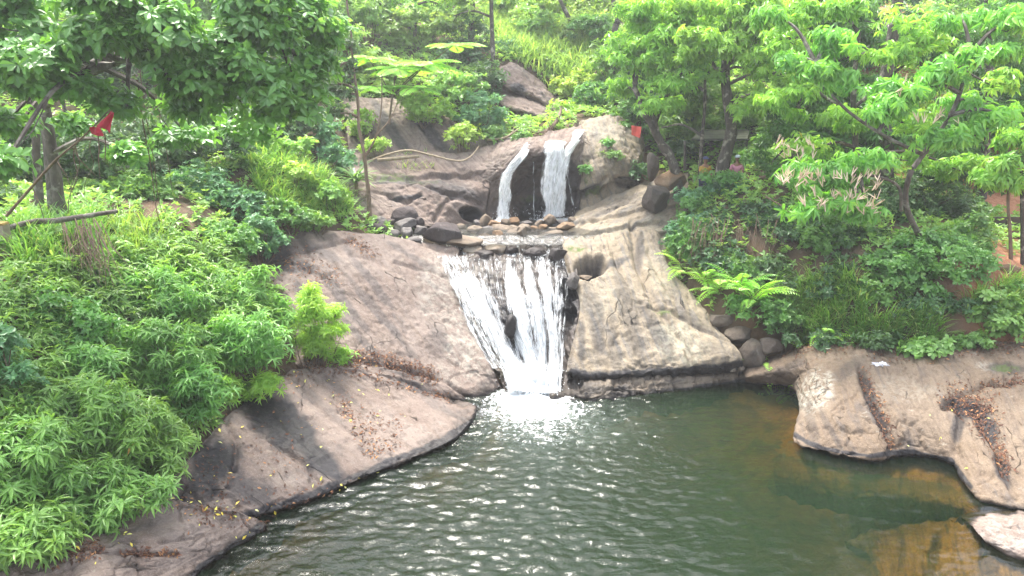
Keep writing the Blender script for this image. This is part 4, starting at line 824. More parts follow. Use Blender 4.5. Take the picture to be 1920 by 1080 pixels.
def tree(name, label, stems, blobs, kind, group=None, bark='bark', scale=1., dens=1., inner=.3, cat='tree', nsp=None, extra=None, flat=.75, up=.45, bump=.25, limbs=.6, uncl=0):
    """stems: list of (points (u, v, Y), base radius, tip radius)"""
    p0 = P(*stems[0][0][0]); root = empty(name, (p0[0], p0[1], min(float(ground(p0[0], p0[1])), p0[2])), label, cat, group)
    b = Acc(); tops = []
    for i, (pts, r0, r1) in enumerate(stems):
        q = np.array([P(*c) for c in pts])
        if i == 0 or q[0, 2] < p0[2]+.6: q[0, 2] = min(q[0, 2], float(ground(q[0, 0], q[0, 1]))) - .15
        n = max(10, 6*len(q)); sp = spline(q, n); rr = np.linspace(0, 1, n); rr = r0 + (r1-r0)*rr + r0*.45*np.exp(-rr*14)*(i == 0)
        b.tube(sp, rr, 9, bump, i+3); tops.append(sp)
    part('trunk', b, M[bark], root, smooth=True)
    tp = np.concatenate([t[len(t)//3:] for t in tops]); a = Acc(); lb = Acc(); Rc = KIND[kind][6]*scale
    for bl in blobs:
        lb = Acc(); c, rad = blob(*bl[:5], *(bl[5:6])); rad2 = np.maximum(rad-Rc*.7, rad*.35)
        n = max(3, int(dens*1.5*(rad2[0]*rad2[2] + rad2[0]*rad2[1]*.6)/(Rc*Rc)+1)); C = ell_clumps(c, rad2, n, inner)
        put_clumps(a, C, kind, scale=scale, nsp=nsp, flat=flat, up=up)
        s0 = tp[np.argmin(np.linalg.norm(tp - c, axis=1) + .8*np.maximum(0, tp[:, 2]-c[2]))]
        mid = (s0+c)/2 + np.array((0, 0, .12*np.linalg.norm(c-s0))); br = spline([s0, mid, c], 10)
        lb.tube(br, np.linspace(.05*scale+.02, .03, 10), 5, .15)
        for q in C[:int(len(C)*limbs)]:
            e = br[rng.integers(5, 10)]; lb.tube([e, (e+q)/2 + rng.normal(0, .08, 3), q], [.022, .014, .006], 4)
        part('branch', lb, M[bark if bark != 'sapling' else 'twig'], root)
    lb = Acc()
    if extra: extra(a, lb)
    part('crown', a, M[KIND[kind][8]], root); part('branch', lb, M[bark if bark != 'sapling' else 'twig'], root)
    return root
def on_ground(x, y):
    return np.stack([x, y, ground(x, y)], -1)
def region(poly, n, Y0, Y1):
    """n random ground points whose photo position falls inside a polygon"""
    poly = np.asarray(poly, float); out = []; k = 0
    Yr = np.linspace(Y0, Y1, 5); xs = np.concatenate([[P(u, v, y)[0] for u, v in poly] for y in Yr])
    while len(out) < n and k < 60:
        x = rng.uniform(xs.min(), xs.max(), 3000); y = rng.uniform(Y0, Y1, 3000); p = on_ground(x, y); u, v = UV(p)
        ins = np.zeros(len(u), bool); j = len(poly)-1
        for i in range(len(poly)):
            a_, b_ = poly[i], poly[j]
            ins ^= ((a_[1] > v) != (b_[1] > v)) & (u < (b_[0]-a_[0])*(v-a_[1])/(b_[1]-a_[1]+1e-9) + a_[0]); j = i
        out += list(p[ins]); k += 1
    return np.array(out[:n]).reshape(-1, 3)
def grass(name, label, poly, n, Y0, Y1, L, Wd, mat, lean=(0, -.2, 0), spread=.35, kind='stuff', cat='grass', bend=1.):
    p = region(poly, n, Y0, Y1); n = len(p)
    if not n: return
    k = 6; q = np.repeat(p, k, 0) + rng.normal(0, .05, (n*k, 3))*np.array((1, 1, 0)) + np.array((0, 0, -.03))
    d = np.array((0, 0, 1.)) + np.array(lean) + rng.normal(0, spread, (n*k, 3))*np.array((1, 1, .2))
    nn = np.cross(d, np.cross(np.array((0, 0, 1.)), d) + 1e-3) + rng.normal(0, .1, d.shape)
    nn = -np.stack([-d[:, 0], -d[:, 1], np.zeros(n*k)], -1)*-1 + np.array((0, 0, .35)) + rng.normal(0, .25, d.shape)
    ln = L*rng.uniform(.55, 1.25, n*k); a = Acc(); put_leaves(a, q, d, nn, ln, np.full(n*k, Wd)*rng.uniform(.7, 1.2, n*k), T_BLA, rng.uniform(0, 1, n*k))
    V, Fs, A = a.get(); o = mesh(name, V, Fs, M[mat], None, A, loc=tuple(p.mean(0)))
    return tag(o, label, cat, kind=kind)
def fronds(acc, bases, dirs, L, nl=16, ll=.16, lw=.035, arch=.5, rach=None):
    for b0, d0, ln in zip(bases, dirs, L):
        t = np.linspace(.08, 1, nl); hd = nrm(np.array((d0[0], d0[1], 0.)))
        z = d0[2]*t - arch*t*t; pts = b0 + ln*(hd*t[:, None] + np.stack([0*t, 0*t, z], -1)); tg = nrm(np.gradient(pts, axis=0)); sd_ = nrm(np.cross(tg, np.array((0, 0, 1.)))); up_ = np.cross(sd_, tg)
        sc = ll*np.sin(np.pi*np.clip(t*.86+.12, 0, 1))**.7*ln/.8
        for s in (-1, 1):
            put_leaves(acc, pts, sd_*s + tg*.45 - np.array((0, 0, .15)), up_, sc, np.full(nl, lw*ln/.8), T_FAR, np.clip(rng.uniform(.2, .9, nl), 0, 1))
        if rach is not None: rach.tube(np.concatenate([[b0], pts]), np.linspace(.012, .004, nl+1), 4)
def fern(label, u, v, Y, size, n, group='ferns at the edge of the right bank'):
    p = P(u, v, Y); g = float(ground(p[0], p[1])); p[2] = max(min(p[2], g + .5), g + .12); size *= 1.25; base = np.array((p[0], p[1], min(g, p[2]) - .03))
    root = empty('fern', tuple(base), label, 'fern', group); a, b = Acc(), Acc()
    az = rng.uniform(0, 6.28, n); d = np.stack([np.cos(az), np.sin(az)-.25, rng.uniform(.5, 1.5, n)], -1)
    fronds(a, np.repeat(p[None], n, 0) + rng.normal(0, .06, (n, 3)), d, size*rng.uniform(.7, 1.2, n), arch=.75, rach=b)
    part('frond', a, M['fern'], root); part('stem', b, M['twig'], root); return root

# ------------------------------------------------------------------ loose stones
bmi = bmesh.new(); bmesh.ops.create_icosphere(bmi, subdivisions=4, radius=1); ICO = np.array([v.co[:] for v in bmi.verts]); ICOF = np.array([[v.index for v in f.verts] for f in bmi.faces]); bmi.free()
def stone(name, label, u, v, Y, w, h, mat, seed, ang=.5, group=None, stain_shade=0., wet=0., pale=0., tilt=0., cat='rock', deep=1., loc=None, size=None):
    r = np.random.default_rng(seed); V = ICO.copy()
    for n_ in range(int(5 + 9*ang)):
        nn = nrm(r.normal(size=3)*np.array((1, 1, .8))); dd = r.uniform(.55, .85)
        V -= np.maximum(0, V @ nn - dd)[:, None]*nn*(.75+.25*ang)
    V *= (1 + .11*fbm(ICO*1.2 + seed*3.1, 4, seed) + .03*fbm(ICO*6 + seed, 2, seed))[:, None]
    V /= (V.max(0)-V.min(0))/2; V -= (V.max(0)+V.min(0))/2
    c = P(u, v, Y); sx, sz = px(w, Y, v)/2, px(h, Y, v)/2*1.12
    V = V*np.array((sx, (sx*.5+sz*.5)*deep, sz)); a = math.radians(tilt); R = np.array([(math.cos(a), 0, math.sin(a)), (0, 1, 0), (-math.sin(a), 0, math.cos(a))]); V = V @ R.T
    base = c - np.array((0, 0, sz))
    uv = ICO[:, :2]*np.array((sx, sz))
    o = mesh(name, V + np.array((0, 0, sz)), ICOF, M[mat], None, {'stain_shade': np.full(len(V), stain_shade), 'wet': np.full(len(V), wet), 'pale': np.full(len(V), pale), 'moss': np.zeros(len(V))}, True, uv)
    o.location = base; return tag(o, label, cat, group)
# ------------------------------------------------------------------ stones of the stream bed
G1 = 'boulders at the left end of the upper stream'; G2 = 'cobbles below the upper waterfall'
for i, (lab, u, v, Y, w_, h_, mt, an, kw) in enumerate([
    ('largest dark brown angular boulder beside the stream between the two waterfalls', 829, 437, 27.3, 76, 40, 'cob_dark', .9, dict(tilt=-8, group=G1)),
    ('dark brown rounded boulder right beside the sapling foot', 703, 431, 27.6, 46, 25, 'cob_dark', .6, dict(group=G1)),
    ('dark brown boulder at the back of the boulder row, against the cliff', 760, 404, 28.5, 56, 30, 'cob_dark', .6, dict(group=G1)),
    ('flat grey boulder leaning in the middle of the boulder row', 759, 422, 28.0, 52, 22, 'cob_grey', .7, dict(tilt=-10, group=G1)),
    ('small upright grey block in front of the flat grey boulder', 762, 438, 27.5, 24, 20, 'cob_grey', .9, dict(group=G1)),
    ('grey stone between the dark sapling-side boulder and the small grey block', 738, 439, 27.4, 30, 17, 'cob_grey', .6, dict(group=G1)),
    ('grey stone behind the sapling-side boulder, at the foot of the cliff', 712, 415, 28.2, 34, 18, 'cob_grey', .6, dict(group=G1)),
    ('little dark stone wedged behind the flat grey boulder', 731, 418, 28.1, 20, 14, 'cob_dark', .8, dict(group=G1)),
    ('dark stone in the grass left of the sapling', 655, 413, 28, 20, 20, 'cob_dark', .9, dict(group=G1)),
    ('flat grey stone at the front of the boulder row', 776, 450, 27.1, 32, 12, 'cob_grey', .6, dict(group=G1)),
    ('grey pebble-sized stone left of the largest dark boulder', 789, 432, 27.8, 26, 17, 'cob_grey', .8, dict(group=G1)),
    ('dark grey stone between the two dark boulders at the back', 784, 418, 28.2, 24, 20, 'cob_dark', .8, dict(group=G1)),
    ('long low tan boulder in front of the largest dark boulder', 866, 452, 27.2, 80, 20, 'cob_tan', .4, dict(group=G1)),
    ('sunlit cream boulder on the lip of the lower waterfall', 886, 470, 27, 38, 22, 'cob_tan', .4, dict(pale=.4)),
    ('broad cream boulder on the lip of the lower waterfall, in the middle', 926, 469, 27.1, 46, 22, 'cob_tan', .4, dict(pale=.3)),
    ('wet dark grey boulder with water around it at the waterfall lip', 907, 483, 26.6, 44, 26, 'cob_dark', .8, dict(wet=1.)),
    ('tan upright stone left of the foot of the upper waterfall', 911, 415, 29.6, 28, 28, 'cob_tan', .7, {}),
    ('orange rounded stone between the two feet of the upper waterfall', 965, 415, 29.8, 24, 15, 'cob_orange', .4, {}),
    ('dark wet hump in the middle of the waterfall lip', 1003, 474, 26.75, 46, 20, 'cob_dark', .3, dict(wet=1.)), ('dark wet rock at the right end of the waterfall lip', 1047, 482, 26.4, 40, 34, 'cob_dark', .4, dict(wet=1.)), ('small dark wet stone beside the broad cream boulder', 960, 470, 27, 24, 15, 'cob_dark', .4, dict(wet=1.)),
    ('mossy grey stone under the ferns by the tan dome', 1352, 600, 23.6, 50, 24, 'cob_tan', .9, dict(stain_shade=.4)), ('brown stone at the right of the grey boulder, under the ferns', 1445, 648, 22.6, 44, 30, 'cob_tan', .9, dict(stain_shade=.5)),
    ('grey wet boulder right of the white water near the pothole', 1074, 527, 24.5, 26, 30, 'cob_grey', .5, dict(wet=.5)),
    ('dark polished boulder between the left and middle white strands', 957, 612, 23.25, 24, 44, 'cob_dark', .3, dict(wet=1., stain_shade=.6)),
    ('small tan stone lying in the pothole', 1094, 521, 25.6, 34, 9, 'cob_tan', .6, {}),
    ('hollowed mossy boulder at the upper end of the layered slab', 1230, 374, 28.7, 52, 46, 'cob_tan', .6, dict(stain_shade=.7)),
    ('flat topped tan block above the hollowed boulder', 1258, 336, 29.7, 64, 36, 'cob_orange', .8, dict(tilt=8)),
    ('pointed brown rock standing upright left of the tan block', 1224, 313, 30, 24, 50, 'cob_tan', .9, dict(stain_shade=.6)),
    ('grey boulder at the right foot of the tan dome', 1412, 662, 22.6, 58, 50, 'cob_tan', .9, dict(stain_shade=.45)),
    ('grey stone above the boulder at the foot of the tan dome', 1385, 630, 23.1, 54, 30, 'cob_tan', .9, dict(stain_shade=.3)),
    ('left one of two pale pebbles at the foot of the tan dome', 1372, 693, 22.35, 15, 10, 'cob_tan', .2, dict(pale=.6)),
    ('right one of two pale pebbles at the foot of the tan dome', 1390, 691, 22.35, 13, 10, 'cob_tan', .2, dict(pale=.6)),
    ('orange flat stone at the foot of the thin right tree', 1893, 505, 22.6, 46, 16, 'cob_orange', .6, {}),
    ('grey stone at the corner between dome and ledge, at the water', 1455, 690, 22.4, 30, 14, 'cob_grey', .6, {})]):
    stone('boulder' if w_ > 24 else 'stone', lab, u, v, Y, w_, h_, mt, 100+i, an, **kw)
ordw = ['first', 'second', 'third', 'fourth', 'fifth', 'sixth', 'seventh', 'eighth', 'ninth', 'tenth', 'eleventh', 'twelfth', 'thirteenth']
rows_ = {'front': [(856, 466, 20, 9), (909, 442, 26, 12), (937, 441, 26, 13), (960, 445, 30, 19), (980, 442, 22, 17), (1000, 447, 26, 10), (1028, 440, 38, 11), (1052, 447, 22, 8)],
         'middle': [(872, 436, 22, 13), (888, 428, 26, 13), (914, 431, 32, 13), (941, 428, 34, 13), (963, 430, 22, 11), (984, 427, 28, 11), (1002, 428, 22, 11), (1016, 429, 14, 9), (1040, 430, 24, 9), (1062, 426, 34, 12)],
         'back': [(862, 425, 16, 10), (895, 420, 16, 9), (928, 421, 18, 8), (950, 421, 18, 9), (985, 418, 20, 9), (1008, 420, 18, 8), (1035, 416, 24, 12), (1056, 415, 18, 9), (1075, 412, 16, 8)]}
for rn, lst in rows_.items():
    Y0 = {'front': 27.9, 'middle': 28.8, 'back': 29.5}[rn]
    for i, (u, v, w_, h_) in enumerate(lst):
        cn = random.choice(['tan', 'tan', 'grey', 'orange', 'grey']); cn = 'orange' if (u, v) in ((909, 442), (937, 441), (1016, 429), (1062, 426)) else cn
        stone('cobble', f'{cn} cobble, {ordw[i]} from the left in the {rn} row of stones below the upper waterfall', u + rng.uniform(-3, 3), v + rng.uniform(-4, 3), Y0 + rng.uniform(-.25, .25), w_*rng.uniform(.85, 1.5), h_*rng.uniform(.9, 1.6), 'cob_'+cn, 300+i*7+len(rn)*31, .75, G2, tilt=rng.uniform(-18, 18), wet=.25 if rn == 'front' else 0.)

# ------------------------------------------------------------------ left bank shrubs
GL = 'whorled shrubs on the left bank'
for lab, u, v, Y, w_, h_, kd, ds in [
    ('green shrub with whorls of narrow leaves in the bottom left corner, over the pale slab', 40, 1010, 11.6, 230, 170, 'whorl', 1.1),
    ('green whorled shrub overhanging the point of the pale bottom slab', 190, 930, 12.9, 260, 190, 'whorl', 1.1),
    ('green whorled shrub at the left edge, third lowest on the bank', 40, 860, 12.6, 240, 210, 'whorl', 1.1),
    ('green whorled shrub left of the dark wet rock streak', 260, 830, 14.3, 230, 190, 'whorl', 1.1),
    ('dense green whorled shrub near the left edge below the bluish bush', 130, 770, 13.9, 260, 170, 'whorl', 1.1),
    ('green whorled shrub with leaves hanging over the dark streaked slab', 350, 745, 16.2, 190, 170, 'whorl', 1.1),
    ('green whorled shrub in the middle of the left bank', 300, 660, 16.6, 250, 150, 'whorl', 1.1),
    ('bright green whorled shrub left of the yellow green bush', 465, 640, 18.5, 190, 160, 'whorl', 1.1),
    ('broad green shrub at the top of the whorled thicket', 300, 545, 18.6, 250, 130, 'whorl', 1.1),
    ('green whorled shrub against the left end of the large slab', 430, 540, 20.2, 190, 130, 'whorl', 1.1),
    ('small green whorled shrub touching the large slab behind the thicket', 510, 600, 20.2, 110, 120, 'whorl', 1.),
    ('low green whorled shrub filling the gap between the bank shrubs', 170, 680, 15.2, 170, 110, 'whorl', 1.),
    ('low yellowish green shrub at the foot of the thicket by the dark streak', 470, 725, 18.1, 160, 70, 'whorl_y', 1.1),
    ('light yellow green bush with bare brown stems on the large slab', 590, 605, 20.6, 135, 165, 'whorl_y', 1.5),
    ('tiny yellow green tuft right of the light bush', 640, 668, 20.8, 56, 60, 'whorl_y', .9)]:
    bush('shrub', lab, 'shrub', u, v, Y, w_, h_, kd, GL, ds)
p = region([(0, 560), (250, 490), (430, 470), (530, 540), (560, 640), (540, 690), (450, 760), (340, 870), (280, 940), (120, 1030), (0, 1080)], 2600, 10.5, 23)
a = Acc(); put_sprigs(a, p + np.array((0, 0, 1.))*rng.uniform(.08, .75, (len(p), 1)), np.array((0, 0, 1.)) + rng.normal(0, .3, p.shape), 'whorl', np.clip(.45 + .8*noise(p*.7, 4) + rng.normal(0, .2, len(p)), 0, 1))
V, Fs, A = a.get(); tag(mesh('leafy_ground_cover', V, Fs, M['whorl'], None, A), 'carpet of narrow whorled leaves filling the gaps between the left bank shrubs', 'ground cover', kind='stuff')
GB = 'small leaved bushes on the upper left bank'
for lab, u, v, Y, w_, h_, kd in [
    ('leafy green vine bush at the left edge above the whorled thicket', 110, 620, 15.8, 220, 180, 'small'),
    ('bluish green bush cut by the left edge of the picture', 10, 690, 13.6, 150, 190, 'small_b'),
    ('green bush below the mossy fence post', 60, 540, 17.2, 180, 130, 'small'),
    ('green bush in front of the grass below the left tree', 190, 565, 18, 160, 110, 'small'),
    ('light green low bush right of the dry twigs', 290, 475, 21, 170, 90, 'small'),
    ('light green mat of leaves above the large slab', 400, 460, 22.6, 200, 90, 'small'),
    ('bluish green bush at the upper left corner of the large slab', 480, 445, 24, 150, 100, 'small_b'),
    ('bluish green bush below the bright grass', 440, 385, 25.2, 180, 100, 'small_b'),
    ('green bush right of the left tree trunks', 250, 375, 23.5, 200, 120, 'small'),
    ('green bush between the hanging vine and the bright grass', 360, 350, 25.8, 170, 110, 'small_b'),
    ('low green bush at the right end of the bright grass', 590, 420, 25.8, 110, 50, 'small')]:
    bush('bush', lab, 'bush', u, v, Y, w_, h_, kd, GB, 1.2)
for lab, u, v, Y, w_, h_, kd in [('light weedy bush in the middle of the bright grass', 555, 335, 27, 80, 60, 'small_y'), ('green weedy bush at the left edge of the bright grass', 470, 320, 27.5, 110, 70, 'small'), ('light weedy bush at the top of the bright grass', 560, 280, 28.8, 130, 50, 'hilly'), ('green weeds at the foot of the bright grass, right', 620, 360, 27, 60, 60, 'hilly'),
    ('green weedy bush below the bright grass, touching the slab top', 540, 400, 25.3, 110, 70, 'small')]:
    bush('bush', lab, 'bush', u, v, Y, w_, h_, kd, GB, 1.)
GD = 'dark bushes in the shade behind the left tree'
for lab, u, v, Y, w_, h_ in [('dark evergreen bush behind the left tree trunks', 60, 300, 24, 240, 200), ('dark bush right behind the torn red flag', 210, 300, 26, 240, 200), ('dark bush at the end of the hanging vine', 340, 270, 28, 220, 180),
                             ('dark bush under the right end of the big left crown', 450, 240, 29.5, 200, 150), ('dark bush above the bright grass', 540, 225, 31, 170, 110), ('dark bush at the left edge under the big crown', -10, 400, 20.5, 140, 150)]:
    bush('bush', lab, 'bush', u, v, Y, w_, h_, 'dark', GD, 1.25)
grass('tall_grass', 'bright strap leaved grass on the slope left of the sapling', [(450, 300), (560, 265), (620, 300), (665, 395), (640, 415), (560, 400), (500, 385)], 620, 24, 30, .8, .04, 'grass', (.25, -.35, 0), .5)
grass('tall_grass', 'tall dark green grass below the left tree trunks', [(20, 430), (190, 405), (210, 520), (40, 520)], 260, 16.5, 21, .75, .035, 'grass_d')
grass('tall_grass', 'green grass tuft below the hanging vine', [(215, 420), (310, 420), (320, 490), (230, 490)], 110, 18, 23, .7, .035, 'grass_d')
grass('tall_grass', 'yellow green grass on the cliff step right of the sapling', [(730, 300), (810, 300), (812, 328), (735, 328)], 90, 28, 33, .5, .03, 'grass', spread=.4)

# ------------------------------------------------------------------ hillside shrubs round the falls
GH = 'shrubs on the hillside behind the falls'
for lab, u, v, Y, w_, h_, kd in [
    ('dark drooping bush left of the sapling, above the strap leaved plant', 640, 300, 30.5, 100, 90, 'small_b'), ('grey green bush behind the bright grass', 590, 255, 31.5, 130, 100, 'small_b'),
    ('yellow green bush at the left end of the upper cliff', 672, 235, 33, 80, 80, 'small_y'), ('light bush at the foot of the upper cliff by the sapling', 700, 275, 31.6, 70, 50, 'small_y'),
    ('yellow green bush hanging over the middle of the upper cliff', 800, 205, 34.4, 130, 80, 'small_y'), ('yellow green bush at the right end of the fallen bamboo', 865, 255, 32.6, 90, 70, 'small_y'),
    ('blue green bush above the broken branch', 905, 215, 34.2, 130, 110, 'small_b'), ('small dark bush over the broken branch', 925, 250, 33, 70, 50, 'small'), ('dark tall bush left of the slanted hillside rock', 915, 160, 37.5, 90, 130, 'dark'),
    ('mid green bush right of the feathery tree', 850, 165, 36.5, 150, 90, 'hilly'), ('pale green bush behind the feathery tree', 720, 150, 37.5, 160, 110, 'hilly'), ('pale bush top left of the feathery tree', 650, 90, 37.5, 130, 130, 'hilly'),
    ('pale tree-like bush at the top, left of the dark trunk', 790, 55, 41, 200, 120, 'hilly'), ('dark bush under the dark hillside trunk', 880, 110, 40, 110, 110, 'dark'), ('blue green bush right of the dark hillside trunk', 955, 110, 41.5, 80, 80, 'small_b'),
    ('sunlit yellow green bush in the top middle', 1000, 70, 44.5, 160, 110, 'small_y'), ('sunlit pale bush left of the forked pale trunk', 1090, 70, 43.5, 130, 110, 'hilly'), ('pale green bush above the pinkish rock block', 1020, 130, 40.5, 110, 70, 'hilly'),
    ('yellow green bush right of the pinkish rock block', 1075, 165, 39, 110, 80, 'small_y'), ('light green bush right of the slanted rock', 1055, 210, 36, 70, 60, 'small_y'), ('yellow green bush growing on top of the upper waterfall', 1040, 238, 33.6, 60, 46, 'small_y'),
    ('small green tuft at the top of the left water strand', 975, 255, 33.0, 44, 44, 'small'), ('mid green bush below the forked pale trunk', 1140, 130, 38.5, 130, 100, 'hilly'), ('mid green bush above the boulder face', 1115, 185, 36.4, 110, 80, 'small'),
    ('dark bush behind the red square flag', 1195, 225, 33.6, 110, 120, 'small'), ('dark green bush at the foot of the boulder face', 1195, 325, 31.4, 60, 80, 'dark'), ('dark bush under the leaning trunk', 1270, 290, 32.5, 100, 90, 'dark'),
    ('pale bush at the very top, right of the dark trunk', 960, 10, 46, 150, 90, 'hilly'), ('pale bush at the very top beside the forked trunk', 1090, 10, 47, 160, 90, 'hilly'), ('green bush at the top between crown and feathery tree', 690, 20, 40, 150, 100, 'hilly'),
    ('dark bush between the feathery tree and the dark trunk', 840, 110, 39.5, 90, 80, 'dark'), ('low pale bush on the slope below the dark trunk', 985, 165, 39.6, 50, 40, 'small_y')]:
    bush('bush', lab, 'bush', u, v, Y, w_, h_, kd, GH, 1.0, 1.1, stems=w_ > 60)
for lab, u, v, Y, w_, h_, kd in [
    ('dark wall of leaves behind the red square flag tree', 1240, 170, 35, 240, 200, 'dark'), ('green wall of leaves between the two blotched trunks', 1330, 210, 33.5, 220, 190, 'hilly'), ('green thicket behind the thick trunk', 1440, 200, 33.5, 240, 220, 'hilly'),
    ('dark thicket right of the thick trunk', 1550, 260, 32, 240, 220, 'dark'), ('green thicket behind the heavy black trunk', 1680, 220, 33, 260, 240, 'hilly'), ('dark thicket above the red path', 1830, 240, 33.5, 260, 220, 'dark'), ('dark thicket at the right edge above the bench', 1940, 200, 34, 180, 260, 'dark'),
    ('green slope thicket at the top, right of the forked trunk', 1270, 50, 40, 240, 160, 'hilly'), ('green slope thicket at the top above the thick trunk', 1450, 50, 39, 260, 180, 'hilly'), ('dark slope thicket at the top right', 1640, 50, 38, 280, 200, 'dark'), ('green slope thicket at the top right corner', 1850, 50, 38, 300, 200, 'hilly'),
    ('dark slope thicket behind the big left crown, by the sapling', 560, 130, 36, 200, 180, 'dark'), ('dark slope thicket behind the middle of the big left crown', 400, 130, 33, 260, 220, 'dark'),
    ('dark hanging thicket in the gap right of the left trunks', 160, 280, 23.5, 150, 150, 'dark'), ('dark hanging thicket under the middle of the big left crown', 300, 265, 24.5, 190, 130, 'dark'), ('dark hanging thicket under the right part of the big left crown', 430, 260, 26.5, 180, 110, 'dark'),
    ('pale thicket in the middle of the sunlit hill grass', 1010, 50, 43.5, 120, 90, 'hilly'), ('green thicket low on the sunlit hill grass', 970, 110, 41, 80, 70, 'small'), ('green thicket at the right of the sunlit hill grass', 1110, 60, 42, 110, 80, 'small'), ('light thicket at the top edge of the sunlit hill grass', 1040, 10, 46, 140, 70, 'small_y'), ('dark slope thicket behind the left part of the big crown', 200, 130, 33, 280, 240, 'dark'), ('dark slope thicket behind the left trunks', 40, 180, 32, 240, 260, 'dark'),
    ('green slope thicket at the top left', 300, 10, 40, 400, 160, 'hilly'), ('green slope thicket at the top, above the sapling', 560, 30, 40, 220, 150, 'hilly'),
    ('shaded leafy mass under the flowering branch, right', 1640, 420, 25.8, 200, 140, 'dark'), ('shaded leafy mass over the soil bank behind the grass', 1580, 510, 24, 180, 90, 'dark'), ('shaded leafy mass under the dark twigs', 1390, 480, 26, 160, 90, 'dark'), ('leafy mass left of the bench, below the red path', 1790, 400, 27, 150, 110, 'small'), ('green leafy mass behind the people', 1420, 320, 31, 140, 90, 'hilly'), ('leafy mass hiding the feet of the people', 1350, 335, 28.4, 110, 40, 'small'), ('leafy mass over the soil right of the fern', 1430, 590, 23.3, 150, 80, 'small'), ('leafy mass above the neck of the right rock shelf', 1530, 640, 22.2, 160, 50, 'dark'), ('leafy mass at the back of the right rock shelf', 1650, 640, 21.6, 150, 60, 'dark'), ('leafy mass at the right back of the rock shelf', 1830, 645, 20.9, 110, 50, 'small'), ('leafy mass hanging over the soil beside the layered slab', 1290, 440, 27, 130, 80, 'small_b'), ('leafy mass between hollow and ferns', 1400, 520, 24.8, 130, 90, 'small'),
    ('dark leafy mass below the oval leaved bush', 1720, 590, 22, 170, 90, 'dark'), ('green leafy mass below the pale pink flowers', 1560, 440, 25, 180, 100, 'small')]:
    bush('thicket', lab, 'thicket', u, v, Y, w_, h_, kd, 'thickets between the trees', 1.1, 1.25 if w_ > 190 else 1., stems=False)
grass('hill_grass', 'sunlit pale grass on the hill between the trees', [(900, 30), (1130, 10), (1130, 130), (1040, 180), (960, 110)], 900, 38, 50, .8, .05, 'hilly', cat='grass')
# small plants growing on the boulder face
for lab, u, v, Y in [('small fern-like tuft high on the boulder face', 1140, 268, 31.2), ('small green tuft in the middle of the boulder face', 1150, 292, 30.8), ('tuft of leaves at the left edge of the boulder face', 1097, 318, 31)]:
    bush('plant', lab, 'plant', u, v, Y, 34, 24, 'small', None, 1., .8, stems=False)

# ------------------------------------------------------------------ right bank shrubs
GR = 'bushes on the right bank'
for lab, u, v, Y, w_, h_, kd in [
    ('blue green bush below the leaning trunks', 1340, 372, 28.6, 170, 70, 'small_b'), ('green bush left of the people by the trunk', 1290, 395, 28, 90, 60, 'small'), ('dark bush over the shaded hollow', 1400, 430, 26.6, 210, 110, 'dark'),
    ('green hanging bush at the right edge of the layered slab', 1290, 455, 26.3, 110, 110, 'small'), ('dark bush beside the fern at the dome', 1350, 510, 25.3, 150, 110, 'dark'), ('shaded bush under the flowering branch', 1500, 450, 25.6, 170, 130, 'dark'),
    ('shaded bush left of the glossy oval leaved bush', 1600, 480, 24.6, 150, 130, 'dark'), ('dark bush behind the glossy oval leaved bush', 1720, 380, 26.5, 240, 160, 'dark'), ('dark bush under the right crown', 1820, 350, 28, 130, 130, 'dark'),
    ('glossy oval leaved bush, largest on the right bank', 1740, 500, 22.9, 260, 160, 'oval'), ('glossy bush in front of the maroon bench', 1810, 455, 24.2, 120, 110, 'oval'), ('glossy bush left above the leaf covered hollow', 1660, 560, 22.8, 170, 110, 'oval'),
    ('bright broad leaved plant at the edge of the right rock shelf', 1742, 655, 20.9, 110, 60, 'broad'), ('light green broad leaved bush at the lower right edge', 1885, 595, 21.3, 130, 110, 'broad'), ('dark bush in the shade above the rock shelf', 1790, 595, 21.8, 130, 80, 'dark'),
    ('green bush right of the boulder by the ledge', 1480, 600, 23.2, 110, 70, 'small'), ('thin green bush behind the red soil at the right edge', 1915, 560, 21.8, 70, 80, 'small'), ('dark bush behind the ferns', 1440, 530, 24.4, 130, 110, 'dark'), ('dark bush behind the tall grass', 1560, 560, 23.3, 130, 110, 'dark')]:
    bush('bush', lab, 'bush', u, v, Y, w_, h_, kd, GR, 1.15)
for i, (lab, u, v, Y, sz, n) in enumerate([('fern hanging over the upper right edge of the tan dome', 1285, 512, 25.4, .9, 14), ('fern left of the grass, beside the tan dome', 1350, 560, 24.2, 1., 16), ('fern above the grey boulder at the foot of the dome', 1410, 580, 23.5, 1., 18),
                                           ('fern in the middle of the right bank edge', 1460, 600, 23, 1., 18), ('low fern drooping beside the grey boulder near the ledge', 1476, 640, 22.7, .45, 12), ('fern between the tall grass tufts', 1530, 620, 22.4, .8, 14), ('fern at the lower edge of the dome bushes', 1320, 540, 24.8, .7, 12)]):
    fern(lab, u, v, Y, sz, n)
fern('fern in front of the tall grass, right of the stones', 1500, 606, 22.3, .8, 16)
fern('fern over the dark hollow beside the dome', 1385, 552, 23.9, .85, 16)
fern('fern at the right end of the fern row, in the grass', 1560, 585, 22.4, .8, 16)
fern('low fern growing between the stones at the foot of the tan dome', 1400, 625, 22.9, .55, 12)
fern('fern at the right of the stones by the dome', 1440, 615, 22.8, .7, 14)
grass('tall_grass', 'tall green grass behind the ferns on the right bank', [(1440, 540), (1600, 520), (1640, 600), (1600, 640), (1480, 650)], 330, 21.5, 25, .85, .035, 'grass_d', (-.1, -.3, 0))
grass('tall_grass', 'grass hanging over the rock shelf on the right bank', [(1580, 600), (1760, 590), (1770, 655), (1600, 655)], 260, 20.8, 23.5, .75, .03, 'grass_d', (-.1, -.45, 0))
